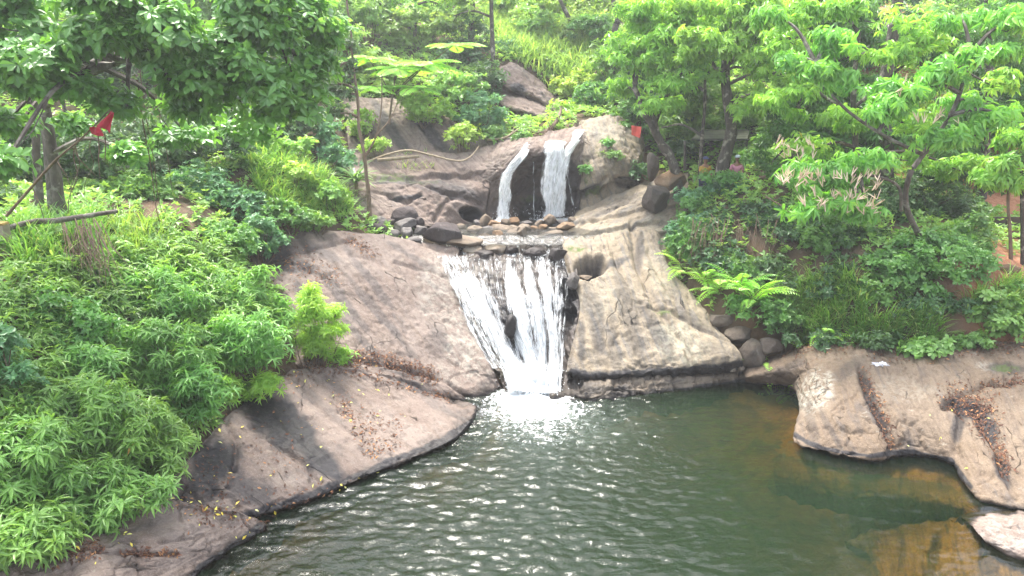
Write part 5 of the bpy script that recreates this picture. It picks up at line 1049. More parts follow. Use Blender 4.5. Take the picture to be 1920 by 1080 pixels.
grass('tall_grass', 'thin grass by the red soil at the right edge', [(1800, 560), (1919, 520), (1919, 620), (1830, 640)], 120, 20.8, 23.5, .6, .03, 'grass', (-.1, -.3, 0))

# ------------------------------------------------------------------ trees
tree('broadleaf_tree', 'large tree with grey stems and broad glossy leaves filling the top left corner', [
    ([(112, 405, 20), (104, 330, 20), (92, 250, 19.8), (85, 170, 19.5), (110, 60, 18.5)], .17, .10), ([(75, 400, 20.3), (68, 300, 20.3), (66, 200, 20), (40, 80, 19)], .12, .07), ([(98, 395, 19.9), (90, 300, 20), (88, 200, 19.7), (150, 150, 18), (260, 100, 17)], .11, .06),
    ([(88, 190, 19.6), (170, 120, 18), (330, 80, 17.3), (520, 60, 17.5)], .09, .04)],
    [(60, 60, 16, 300, 200), (250, 60, 16.5, 320, 200), (430, 60, 17, 300, 200), (560, 60, 18, 200, 190), (130, 170, 15.8, 300, 110), (320, 150, 16.3, 260, 120), (470, 160, 17, 250, 130), (570, 140, 18, 140, 120), (20, 130, 15.5, 150, 120), (0, 320, 13.6, 60, 80), (350, 210, 17, 160, 60), (510, 215, 17.6, 140, 60), (10, 230, 15.8, 110, 90), (610, 70, 18.5, 80, 80), (200, 0, 16, 300, 100), (450, 0, 17, 300, 100), (600, 130, 18.5, 120, 110), (560, 200, 18, 120, 60), (240, 200, 16.5, 160, 60), (420, 110, 16.5, 240, 120), (300, 60, 15.6, 240, 130), (80, 110, 15.2, 180, 110), (350, 250, 18.4, 180, 70), (130, 235, 18.6, 110, 40), (470, 245, 18.6, 170, 60), (250, 290, 18.4, 120, 50), (30, 240, 16.6, 110, 80), (570, 20, 18, 160, 80)], 'obov', dens=1.35, inner=.15)
tree('sapling', 'slender forked sapling with a pale brown stem and dark drooping leaves between slab and grass', [
    ([(690, 412, 28), (692, 370, 28), (687, 330, 28), (683, 290, 28), (673, 240, 28.2), (671, 190, 28.3), (662, 120, 28.3), (658, 60, 28.4), (650, 0, 28.4), (652, -60, 28.4)], .075, .03), ([(684, 296, 28), (705, 255, 27.9), (715, 200, 27.9), (716, 140, 28)], .045, .014), ([(706, 254, 27.9), (730, 225, 28.1), (745, 195, 28.2)], .03, .012)],
    [(640, 120, 28, 70, 100), (645, 180, 28.2, 70, 60), (622, 160, 28.4, 50, 70), (655, 90, 28.4, 60, 60), (630, 215, 28.4, 50, 40)], 'dark', bark='sapling', dens=1.3, scale=.9, limbs=1.)
def feather(a, lb):
    for (u, v, Y, n, L) in [(745, 130, 34, 11, 1.5), (800, 120, 34.2, 11, 1.6), (850, 85, 34.8, 9, 1.3), (700, 165, 33.6, 9, 1.3), (690, 110, 34.2, 9, 1.3), (780, 165, 33.8, 9, 1.3)]:
        c = P(u, v, Y); az = np.linspace(0, 6.28, n, endpoint=False) + rng.uniform(0, 1); d = np.stack([np.cos(az), np.sin(az), rng.uniform(.1, .4, n)], -1)
        fronds(a, np.repeat(c[None], n, 0), d, L*rng.uniform(.8, 1.1, n), 16, .26, .07, .35, lb); b0 = P(735, 180, 34.2)
        lb.tube([b0, (b0+c)/2 + (0, 0, .1), c], [.03, .025, .02], 5)
KIND['feather'] = KIND['small_b'][:8] + ('fern',)
tree('feathery_tree', 'light tree with flat layers of feathery leaves above the upper cliff', [([(728, 250, 34), (732, 210, 34.1), (740, 150, 34.2)], .06, .03)], [(745, 135, 34.2, 30, 14)], 'feather', bark='sapling', extra=feather, dens=.5)
GT = 'trees on the hill behind the falls'
tree('hill_tree', 'tree with a thin dark straight trunk on the hill above the falls', [([(926, 190, 39), (925, 120, 39.2), (922, 40, 39.4), (920, -60, 39.6)], .13, .09)], [(900, -10, 40, 180, 80), (850, 30, 40.5, 110, 90), (960, -20, 40, 120, 60)], 'hilly', GT, 'bark_d', 1.1)
tree('hill_tree', 'tree with a pale trunk forking in two at the top of the hill', [([(1152, 96, 38.5), (1153, 60, 38.6), (1158, 35, 38.7), (1150, 0, 38.8), (1146, -60, 39)], .17, .10), ([(1158, 38, 38.7), (1172, 12, 38.6), (1190, -20, 38.5)], .11, .07)], [(1190, 20, 38.6, 100, 70), (1150, -40, 39, 200, 60)], 'hilly', GT, 'bark', 1.1)
tree('hill_tree', 'slanting dark tree between the forked trunk and the dark trunk', [([(1076, 100, 43), (1072, 50, 43.2), (1050, 0, 43.4), (1030, -50, 43.5)], .14, .09)], [(1050, -30, 43, 200, 70)], 'hilly', GT, 'bark_d', 1.1)
tree('hill_tree', 'pale crowned tree at the top of the hill behind the feathery tree', [([(775, 120, 41), (778, 60, 41.2), (780, -20, 41.5)], .12, .06)], [(760, 20, 41.5, 200, 110), (690, 50, 41, 120, 100), (830, 10, 42, 120, 90)], 'hilly', GT, 'bark', 1.1)
tree('hill_tree', 'dark crowned tree between the feathery tree and the dark trunk', [([(880, 130, 41), (884, 60, 41.2), (886, -20, 41.4)], .2, .12)], [(880, 40, 41, 90, 90), (900, 100, 40, 70, 70)], 'dark', GT, 'bark_d', 1.1)
tree('leaning_tree', 'tree with a dark blotched trunk leaning left by the red square flag', [([(1282, 335, 29.6), (1262, 305, 29.6), (1240, 270, 29.6), (1222, 235, 29.5), (1205, 200, 29.5), (1190, 165, 29.5)], .20, .10), ([(1238, 268, 29.6), (1228, 225, 29.4), (1216, 190, 29.4)], .09, .05), ([(1225, 240, 29.5), (1250, 180, 29.6), (1290, 120, 29.8)], .08, .05)],
     [(1230, 190, 29, 120, 70), (1205, 110, 29.8, 160, 110), (1290, 60, 29.8, 180, 120), (1250, 150, 28.8, 130, 70), (1200, 30, 30.5, 130, 90), (1330, 140, 29.2, 110, 80), (1165, 170, 30.5, 90, 70), (1180, 70, 30.2, 140, 100), (1250, 90, 29.2, 150, 90), (1270, 200, 30.3, 90, 60), (1230, 20, 30, 160, 90)], 'droop_f', bark='bark_d', dens=1.35)
tree('upright_tree', 'tree with a thick dark blotched trunk standing where the people rest', [([(1348, 345, 29.2), (1358, 300, 29.2), (1372, 245, 29.1), (1364, 190, 29), (1360, 130, 29), (1372, 60, 29), (1385, -30, 29)], .25, .13), ([(1362, 160, 29), (1330, 110, 28.8), (1300, 70, 28.6)], .09, .04), ([(1366, 120, 29), (1420, 80, 28.6), (1470, 60, 28.3)], .09, .04)],
     [(1345, 60, 28.3, 170, 110), (1320, 20, 29.5, 200, 80), (1440, 60, 28, 170, 120), (1400, 130, 28.3, 130, 80), (1450, 10, 28.6, 200, 90), (1440, 180, 28.2, 120, 70), (1380, 90, 27.8, 150, 80), (1410, 20, 28, 150, 80), (1480, 140, 28, 120, 80), (1310, 100, 28.2, 110, 80), (1400, 200, 28, 90, 60)], 'droop_f', bark='bark_d', dens=1.25)
for lab, st, bl in [('slim shaded tree between the leaning trunk and the thick trunk', ([(1312, 335, 30.5), (1316, 270, 30.5), (1322, 180, 30.4), (1318, 90, 30.4)], .08, .05), [(1300, 170, 31.5, 130, 100), (1320, 110, 31.8, 200, 120), (1240, 240, 32.5, 110, 60)]),
                    ('shaded tree right of the thick trunk', ([(1480, 380, 28.5), (1490, 280, 28.5), (1500, 150, 28.6), (1490, 40, 28.8)], .14, .08), [(1480, 240, 28.8, 190, 140), (1450, 300, 28.6, 130, 90), (1530, 200, 29, 170, 160), (1490, 110, 30, 240, 140), (1550, 330, 28, 140, 100), (1540, 20, 30, 240, 120)]),
                    ('shaded tree with a heavy black trunk at the top right', ([(1660, 420, 27.5), (1662, 300, 27.5), (1658, 180, 27.5), (1672, 80, 27.5), (1690, -40, 27.4)], .28, .16), [(1620, 290, 28, 200, 150), (1720, 260, 28, 200, 150), (1620, 180, 29, 200, 140), (1740, 130, 29, 180, 170), (1640, 60, 30, 180, 130), (1800, 60, 29.5, 180, 140), (1560, 120, 30, 130, 130)]),
                    ('shaded tree at the right edge behind the maroon bench', ([(1840, 380, 29.5), (1850, 250, 29.5), (1855, 100, 29.4), (1850, 0, 29.4)], .16, .1), [(1860, 220, 30, 200, 180), (1870, 110, 30.5, 200, 150), (1800, 270, 30, 150, 120), (1930, 300, 31, 130, 130), (1890, 10, 30, 200, 100)]),
                    ]:
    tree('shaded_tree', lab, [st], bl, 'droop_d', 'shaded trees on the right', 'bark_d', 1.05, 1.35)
tree('light_tree', 'light green tree filling the top right between the black trunk and the flowering tree', [([(1610, 430, 26), (1606, 300, 25.8), (1600, 180, 25.6), (1610, 60, 25.6)], .12, .07), ([(1602, 220, 25.6), (1500, 150, 25.4)], .06, .04), ([(1604, 200, 25.6), (1720, 100, 25.4)], .06, .04)],
     [(1500, 190, 25.2, 170, 100), (1590, 230, 25, 170, 90), (1640, 100, 25.2, 170, 100), (1560, 20, 25.5, 200, 90), (1720, 60, 25.2, 170, 100), (1700, 230, 25, 130, 80), (1480, 70, 25.6, 160, 90), (1530, 280, 25, 130, 70), (1840, 150, 25.4, 160, 90), (1800, 320, 25.4, 150, 80), (1690, 300, 25.2, 130, 70)], 'droop_f', bark='bark_d', dens=1.15)
fl = tree('flowering_tree', 'bright green tree with hanging leaves and pale pink flower spikes over the right bank', [
    ([(1745, 540, 23.6), (1735, 470, 23.5), (1700, 390, 23), (1705, 330, 22.6), (1735, 285, 22.6), (1790, 200, 22.6), (1820, 100, 22.6)], .10, .05), ([(1690, 395, 22.9), (1684, 350, 22.6), (1640, 330, 22.2), (1580, 330, 22)], .05, .03), ([(1730, 290, 22.6), (1650, 250, 22.5), (1570, 190, 22.6), (1530, 120, 22.8)], .06, .03)],
    [(1560, 330, 22, 210, 70), (1550, 380, 21.7, 190, 90), (1620, 400, 21.7, 110, 70), (1500, 320, 22.4, 90, 60), (1620, 300, 22, 110, 60), (1555, 75, 23, 160, 90), (1530, 130, 22.8, 120, 70), (1580, 150, 22.6, 70, 60), (1490, 110, 23, 70, 60),
     (1770, 130, 22.6, 150, 80), (1740, 165, 22.3, 120, 50), (1770, 260, 22.2, 160, 70), (1830, 255, 22.2, 120, 70), (1690, 190, 22.5, 110, 60), (1640, 215, 22.6, 110, 70), (1850, 100, 22.4, 160, 90), (1890, 40, 22.5, 130, 90), (1880, 215, 22.3, 120, 60), (1810, 190, 22.8, 120, 60), (1660, 160, 23, 90, 50), (1800, 30, 23.2, 120, 60), (1460, 30, 24, 120, 60)], 'droop', bark='bark', dens=1.2, flat=.6, inner=.15)
a = Acc()
for (u, v, Y, w_, n) in [(1565, 345, 21.5, 200, 44), (1580, 385, 21.2, 150, 34), (1490, 285, 22.4, 90, 16), (1700, 165, 22.2, 60, 5), (1760, 215, 22, 90, 7)]:
    for q in range(n):
        b0 = P(u + rng.uniform(-.5, .5)*w_, v + rng.uniform(-18, 18), Y + rng.uniform(-.4, .3)); L = rng.uniform(.18, .34); d = nrm(np.array((rng.normal(0, .45), rng.normal(0, .3)-.2, 1)))
        for z in range(3):
            dd = nrm(d + rng.normal(0, .3, 3)); e = b0 + dd*L; a.tube([b0, (b0+e)/2, e], [.011, .012, .004], 4)
part('flower_spike', a, M['flower'], fl)
tree('slim_tree', 'slim pale trunk with a bright leafy head at the right edge', [([(1897, 500, 23.4), (1894, 440, 23.4), (1890, 380, 23.4), (1893, 310, 23.4), (1890, 260, 23.5)], .055, .035)], [(1885, 300, 23.2, 110, 80), (1860, 335, 23.3, 60, 40), (1915, 340, 23.3, 60, 50), (1910, 260, 23.6, 90, 70)], 'droop', bark='sapling', dens=1.2)
# low leaf cover of the whole hillside
x = rng.uniform(-26, 26, 80000); y = rng.uniform(11, 56, 80000); p = on_ground(x, y); u, v = UV(p)
ok = (u > -120) & (u < 2040) & (v > -60) & (p[:, 2] > .7) & (fbm(p*.8, 3, 3) > -.28)
ok &= ~((p[:, 0] > 8.) & (p[:, 1] > 19.4) & (p[:, 1] < 24) & (v > 480)) & ~((u > 1830) & (v > 365) & (v < 400))
allr = np.concatenate([r['X'][::3, ::3].reshape(-1, 3) for l in ROCKS.values() for r in l])
cell = set(map(tuple, np.floor(allr[:, :2]/.3).astype(int))); ok &= np.array([tuple(c) not in cell for c in np.floor(p[:, :2]/.3).astype(int)])
ok &= ~((np.abs(p[:, 0]) < 3.4) & (p[:, 1] > 26.5) & (p[:, 1] < 31.6)) & ~((p[:, 0] > 4) & (p[:, 1] < 21.6) & (p[:, 2] < 2))
p = p[ok]
a = Acc(); put_sprigs(a, p + np.array((0, 0, 1.))*rng.uniform(.06, .40, (len(p), 1)), np.array((0, 0, 1.)) + rng.normal(0, .35, p.shape), 'hilly', np.clip(.5 + .8*noise(p*.5, 4) + rng.normal(0, .15, len(p)), 0, 1), .95)
V, Fs, A = a.get(); tag(mesh('undergrowth', V, Fs, M['hilly'], None, A), 'low leafy undergrowth covering the soil of the hillside and banks', 'undergrowth', kind='stuff')

# ------------------------------------------------------------------ fallen leaves
def litter(name, label, key_pts, n, col='litter', size=.075):
    """key_pts: list of (polyline or [point], half width px, weight) on the rock shelves"""
    Xs = np.concatenate([r['X'].reshape(-1, 3) for l in ROCKS.values() for r in l]); Ns = np.concatenate([r['N'].reshape(-1, 3) for l in ROCKS.values() for r in l])
    U = np.concatenate([r['U'].ravel() for l in ROCKS.values() for r in l]); V_ = np.concatenate([r['V'].ravel() for l in ROCKS.values() for r in l])
    okz = (Xs[:, 2] > .05); a = Acc()
    for pts, wd, k in key_pts:
        pts = pts if len(pts) > 1 else [pts[0], (pts[0][0]+.1, pts[0][1])]
        wd = wd*1.45; d = poly_dist(U, V_, pts) + 5*noise2(U/16, V_/16, 5, 2); pr = np.exp(-(d/wd)**2)*okz; pr[pr < .05] = 0
        if pr.sum() == 0: continue
        i = rng.choice(len(Xs), int(n*k), p=pr/pr.sum()); q = Xs[i] + Ns[i]*rng.uniform(.008, .05, len(i))[:, None] + rng.normal(0, .02, (len(i), 3))*np.array((1, 1, .2))
        nn = Ns[i] + rng.normal(0, .35, (len(i), 3)); d_ = np.cross(nn, rdir(len(i))); L = size*rng.uniform(.6, 1.6, len(i))
        put_leaves(a, q, d_, nn, L, L*.42, T_FAR, rng.uniform(0, 1, len(i)))
    V, Fs, A = a.get(); return tag(mesh(name, V, Fs, M[col], None, A), label, 'leaves', kind='stuff')
litter('leaf_litter', 'brown dead leaves gathered in the cracks and hollows of the rock', [([(640, 672), (700, 672), (760, 684), (810, 700)], 9, 2.4), ([(640, 690), (700, 710), (790, 735), (840, 750)], 4, 1.0), ([(560, 690), (620, 690)], 16, 1.0), ([(700, 790), (745, 800), (735, 830), (700, 850)], 9, .35),
       ([(1620, 700), (1640, 750), (1655, 790), (1672, 830)], 6, 1.0), ([(1790, 748), (1840, 765), (1850, 800)], 15, 1.8), ([(1870, 830), (1885, 880)], 9, .6), ([(1930, 712), (1840, 722)], 4, .5), ([(100, 1050), (180, 1030)], 9, .5), ([(235, 1038), (330, 1036)], 3, .4),
       ([(560, 900), (470, 800)], 50, .5), ([(380, 860), (400, 930)], 34, .6), ([(560, 505), (620, 520)], 10, .4), ([(500, 480), (560, 500)], 24, .8), ([(655, 450), (700, 480)], 6, .4), ([(640, 755), (690, 830)], 10, .5), ([(1650, 665), (1900, 655)], 12, 1.4), ([(1480, 660), (1600, 650)], 10, .8)], 420)
k_ = leaf_mat('yellow_fallen_leaf', (.55, .38, .04), (.62, .5, .08), (.6, .55, .2), trans=.1); M['yleaf'] = k_
litter('fallen_leaves', 'scattered yellow fallen leaves on the left slabs', [([(390, 880), (420, 940), (360, 900)], 40, 1.), ([(560, 800), (640, 850)], 60, .8), ([(620, 720), (700, 740)], 40, .6), ([(1720, 790), (1850, 850)], 50, .15), ([(120, 1050), (300, 960)], 20, .5)], 42, 'yleaf', .085)

# ------------------------------------------------------------------ things people left and fallen wood
a = Acc(); a.tube([P(*c) for c in [(690, 303, 31.2), (725, 290, 31), (765, 282, 30.9), (805, 290, 30.9), (845, 300, 31), (868, 301, 31.1), (885, 291, 31.3), (898, 274, 31.6)]], [.04, .04, .035, .02], 7, .12, 3, 60)
V, Fs, A = a.get(); tag(mesh('fallen_bamboo', V, Fs, M['bamboo'], None, A, True, loc=tuple(P(770, 284, 30.9))), 'long bent dry bamboo stem lying across the foot of the upper cliff', 'bamboo')
a = Acc(); a.tube([P(708, 300, 31), P(745, 297, 30.9), P(786, 293, 30.9)], [.075, .08, .06], 6, .1, 5, 20)
V, Fs, A = a.get(); tag(mesh('fallen_log', V, Fs, M['bamboo'], None, A, True, loc=tuple(P(745, 297, 30.9))), 'short split dry log under the bent bamboo stem', 'log')
a = Acc(); a.tube([P(*c) for c in [(914, 262, 32.9), (940, 260, 32.8), (955, 254, 32.8), (972, 242, 33)]], [.06, .05, .03], 6, .15, 7, 24); a.tube([P(955, 254, 32.8), P(962, 246, 32.9), P(964, 240, 33)], [.03, .015], 5)
V, Fs, A = a.get(); tag(mesh('broken_branch', V, Fs, M['bamboo'], None, A, True, loc=tuple(P(940, 260, 32.8))), 'dry broken branch above the left strand of the upper waterfall', 'branch')
a = Acc(); a.tube([P(*c) for c in [(1015, 250, 33.2), (1028, 246, 33), (1045, 225, 33.6), (1052, 205, 34.2)]], [.12, .1, .06], 7, .35, 9, 30)
for q in range(14): a.tube([P(1030+rng.normal(0, 8), 238+rng.normal(0, 6), 33.2), P(1022+rng.normal(0, 10), 255+rng.normal(0, 6), 32.7), P(1015+rng.normal(0, 14), 266+rng.normal(0, 6), 32.4)], [.02, .015, .006], 4)
V, Fs, A = a.get(); tag(mesh('root_mass', V, Fs, M['twig'], None, A, True, loc=tuple(P(1028, 246, 33))), 'brown tangle of roots between the tops of the two upper strands', 'roots')
a = Acc(); a.tube([P(*c) for c in [(14, 428, 17.6), (60, 416, 18.2), (110, 413, 18.6), (180, 402, 19.2), (220, 396, 19.6)]], [.07, .07, .05], 8, .18, 11, 40)
V, Fs, A = a.get(); tag(mesh('fence_rail', V, Fs, M['bark'], None, A, True, loc=tuple(P(60, 416, 18.2))), 'rough log rail running from the mossy post to the left tree trunk', 'rail')
root = empty('fence_post', tuple(P(6, 505, 17.3)), 'mossy square concrete post at the left edge of the picture', 'post'); a = Acc(); c = P(6, 462, 17.3)
t_ = np.linspace(0, 1, 14); sq = [np.array((x, y, 0)) for x, y in ((-.15, -.14), (.15, -.14), (.15, .14), (-.15, .14))]
V = np.array([[c + s_*(1-.06*q) + np.array((0, 0, -.75+1.25*q)) for s_ in sq] for q in t_]).reshape(-1, 3); V = V + .018*np.stack([fbm(V*3, 3, i) for i in range(3)], -1)
Q = np.array([[i*4+j, i*4+(j+1) % 4, i*4+4+(j+1) % 4, i*4+4+j] for i in range(13) for j in range(4)]); a.add(V, Q); a.add(V[-4:], np.array([(0, 1, 2, 3)]))
M['post'] = plain('weathered_concrete', (.32, .26, .21), .9, 5.); part('post_body', a, M['post'], root); a = Acc()
k = V[-4:]; a.add(np.concatenate([k*1.0 + (0, 0, .006) + .02*(k-k.mean(0)), k + (0, 0, .05) - .1*(k-k.mean(0))]), np.array([(4, 5, 6, 7), (0, 1, 5, 4), (1, 2, 6, 5), (2, 3, 7, 6), (3, 0, 4, 7)])); M['mossc'] = plain('orange_moss', (.24, .17, .04), .95, 14.); part('moss_cap', a, M['mossc'], root)
a = Acc(); a.tube([P(*c) for c in [(12, 405, 17.8), (60, 350, 17.6), (105, 300, 17.2), (150, 262, 16.5), (206, 206, 15.65)]], [.035, .03, .022, .012], 6, .2, 13, 40)
for q in [((105, 300, 17.4), (125, 330, 17.3), (140, 372, 17.2)), ((135, 275, 17.3), (150, 300, 17.3), (180, 330, 17.3)), ((60, 350, 17.6), (75, 385, 17.4), (85, 420, 17.4))]: a.tube([P(*c) for c in q], [.016, .012, .005], 4)
V, Fs, A = a.get(); tag(mesh('leaning_pole', V, Fs, M['twig'], None, A, True, loc=tuple(P(60, 350, 17.6))), 'long bare branch leaning up to the torn red flag in front of the left trunks', 'branch')
for lab, pts in [('long hanging vine right of the torn red flag', [(258, 150, 18), (268, 230, 18), (276, 270, 18.1), (284, 320, 18.3), (292, 385, 18.6), (300, 420, 18.8)]), ('short vine hanging from the torn red flag', [(184, 250, 17.2), (186, 280, 17.2), (185, 300, 17.2), (188, 335, 17.3)]), ('thin vine beside the torn red flag', [(196, 250, 17.3), (198, 270, 17.3), (197, 300, 17.3)]),
                 ('thin curving vine between the left trunks and the long vine', [(150, 250, 18.5), (138, 290, 18.5), (145, 330, 18.6), (130, 370, 18.8), (128, 400, 19)])]:
    a = Acc(); a.tube([P(*c) for c in pts], [.016, .014, .008], 5, .2, 3, 40)
    if 'long' in lab: a.tube([P(c[0]+4, c[1]-20, c[2]+.3) for c in pts], [.012, .01, .006], 5, .2, 5, 40); a.tube([P(c[0]+30, c[1]-10+i*-6, c[2]+.6) for i, c in enumerate(pts)], [.01, .01, .005], 4, .2, 6, 40)
    V, Fs, A = a.get(); tag(mesh('hanging_vine', V, Fs, M['twig'], None, A, loc=tuple(P(*pts[0]))), lab, 'vine', 'vines under the left tree')
a = Acc()
for q in range(46):
    u0 = rng.uniform(115, 190); v0 = rng.uniform(408, 440); b0 = P(u0, v0, 18.6); a.tube([b0, P(u0+rng.normal(14, 10), v0+45, 17.9), P(u0+rng.normal(24, 22), v0+rng.uniform(70, 110), 17.3)], [.012, .01, .004], 4)
V, Fs, A = a.get(); tag(mesh('dry_twigs', V, Fs, M['twig'], None, A, loc=tuple(P(150, 420, 18.6))), 'bundle of dry hanging twigs under the rough log rail', 'twigs')
a = Acc()
for q in range(60):
    u0 = rng.uniform(1290, 1480); v0 = rng.uniform(400, 450); Y_ = 26 - (u0-1290)/190*.6; a.tube([P(u0, v0, Y_), P(u0+rng.normal(-4, 12), v0+40, Y_-.6), P(u0+rng.normal(-8, 22), v0+rng.uniform(60, 120), Y_-.8)], [.012, .009, .003], 4)
a.tube([P(1435, 368, 26), P(1465, 385, 25.6), P(1492, 408, 25.2)], [.03, .025, .01], 5, .2)
V, Fs, A = a.get(); tag(mesh('dry_twigs', V, Fs, M['twig'], None, A, loc=tuple(P(1400, 420, 26))), 'bare brown twigs hanging in front of the shaded hollow on the right bank', 'twigs')
# strap leaved plant
root = empty('strap_plant', tuple(P(668, 345, 29.4)), 'dark green rosette of long strap leaves left of the sapling', 'plant'); a = Acc(); n = 46; az = rng.uniform(0, 6.28, n); b0 = P(668, 338, 29.4)
d = np.stack([np.cos(az), np.sin(az)-.3, rng.uniform(.1, 1.6, n)], -1); nn = np.stack([-np.cos(az)*d[:, 2], -np.sin(az)*d[:, 2], np.full(n, .8)], -1)
put_leaves(a, np.repeat(b0[None], n, 0) + rng.normal(0, .05, (n, 3)), d, nn, rng.uniform(.7, 1.05, n), np.full(n, .085), T_BLA, rng.uniform(0, .7, n)); part('leaves', a, M['small'], root)
a = Acc(); a.tube([b0 - (0, 0, .35), b0], [.08, .06], 7); part('stem', a, M['twig'], root)
# flags
def cloth(name, label, corners, mat, sub=14, seed=1, cat='flag', fold=.05, loc=None):
    A4 = np.array([P(*c) for c in corners]); s, t = np.meshgrid(np.linspace(0, 1, sub), np.linspace(0, 1, sub)); s, t = s[..., None], t[..., None]
    X = A4[0]*(1-s)*(1-t) + A4[1]*s*(1-t) + A4[2]*s*t + A4[3]*(1-s)*t
    X[..., 1] += fold*np.sin(s[..., 0]*7 + 2*t[..., 0] + seed) + fold*.6*noise2(s[..., 0]*4, t[..., 0]*4, seed, 2)
    i = np.arange(sub*sub).reshape(sub, sub); Q = np.stack([i[:-1, :-1], i[:-1, 1:], i[1:, 1:], i[1:, :-1]], -1).reshape(-1, 4)
    o = mesh(name, X.reshape(-1, 3), Q, mat, None, None, True, loc=tuple(A4.mean(0)))
    md = o.modifiers.new('thick', 'SOLIDIFY'); md.thickness = .006
    return tag(o, label, cat)
M['red1'] = plain('crimson_cloth', (.52, .03, .06), .8, 4., .2); M['red2'] = plain('faded_red_cloth', (.62, .10, .075), .8, 4., .2)
root = empty('flag', tuple(P(190, 235, 15.6)), 'torn crimson flag hanging from the leaning branch, near the left trunks', 'flag')
o = cloth('cloth', None, [(209, 208, 15.6), (212, 212, 15.6), (209, 249, 15.6), (182, 236, 15.65)], M['red1'], seed=2, cat=None); o.location = np.array(o.location)-np.array(root.location); o.parent = root
o = cloth('torn_corner', None, [(170, 238, 15.65), (188, 238, 15.6), (193, 256, 15.6), (170, 251, 15.7)], M['red1'], seed=5, cat=None); o.location = np.array(o.location)-np.array(root.location); o.parent = root
cloth('flag', 'square faded red flag hanging beside the leaning dark trunk', [(1184, 235, 29), (1203, 238, 28.9), (1200, 259, 28.9), (1184, 253, 29)], M['red2'], seed=3, fold=.03)
# plank shelter behind the trunks
M['plank'] = plain('mossy_grey_planks', (.085, .095, .06), .9, 3., .4)
root = empty('shelter', tuple(P(1345, 300, 31.2)), 'low plank roofed shelter in the shade behind the thick trunk', 'shelter')
a = Acc(); r0 = np.array([P(1296, 262, 31.2), P(1402, 262, 31), P(1405, 244, 32.2), P(1318, 244, 32.4)])
for k in range(5):
    f0, f1 = k/5+.01, (k+1)/5-.01; q = np.array([r0[0]+(r0[3]-r0[0])*f0, r0[1]+(r0[2]-r0[1])*f0, r0[1]+(r0[2]-r0[1])*f1, r0[0]+(r0[3]-r0[0])*f1]); z = np.array((0, 0, .04))
    a.add(np.concatenate([q-z, q+z]), np.array([(4, 5, 6, 7), (3, 2, 1, 0), (0, 1, 5, 4), (1, 2, 6, 5), (2, 3, 7, 6), (3, 0, 4, 7)]))
part('roof', a, M['plank'], root)
for u in (1284, 1400):
    a = Acc(); a.tube([P(u, 320, 31.2), P(u, 264, 31.2)], [.06, .05], 6, .2); part('post', a, M['bark'], root)
# bench with a maroon cloth at the right edge
M['maroon'] = plain('maroon_cloth', (.16, .02, .05), .8, 5.); M['pale'] = plain('white_painted_wood', (.55, .52, .5), .7, 8.); M['brownw'] = plain('dark_brown_wood', (.07, .045, .035), .8, 4.)
root = empty('bench', tuple(P(1905, 470, 26)), 'maroon covered bench with a white edge in the shade at the right edge', 'bench'); c = P(1900, 440, 26)
a = Acc(); a.box(c, (1.3, .6, .30)); part('seat', a, M['maroon'], root); a = Acc(); a.box(c + (0, -.32, -.19), (1.35, .04, .06)); part('front_rail', a, M['pale'], root)
for s_ in (-.6, .6): a = Acc(); a.box(c + (s_, -.2, -.5), (.07, .07, .68)); part('leg', a, M['brownw'], root)
a = Acc(); a.box(c + (0, .36, .30), (1.35, .05, .5)); part('backrest', a, M['brownw'], root)
a = Acc(); a.tube([P(1918, 500, 23.2), P(1917, 420, 23.2), P(1916, 320, 23.2)], [.07, .065, .05], 8, .2, 3, 14); V, Fs, A = a.get(); tag(mesh('wooden_post', V, Fs, M['bark_d'], None, A, True, loc=tuple(P(1918, 500, 23.2))), 'dark wooden post cut by the right edge beside the slim trunk', 'post')
# crumpled white bag
V = ICO.copy()*np.array((.2, .1, .085)); V = V + V*(.9*fbm(ICO*2.4, 4, 5, .7))[:, None]
o = mesh('plastic_bag', V, ICOF, plain('white_plastic', (.72, .72, .74), .4, 9., .15), None, None, False); o.location = P(1650, 686, 20.5); tag(o, 'crumpled white plastic bag lying at the back of the right rock shelf', 'bag')

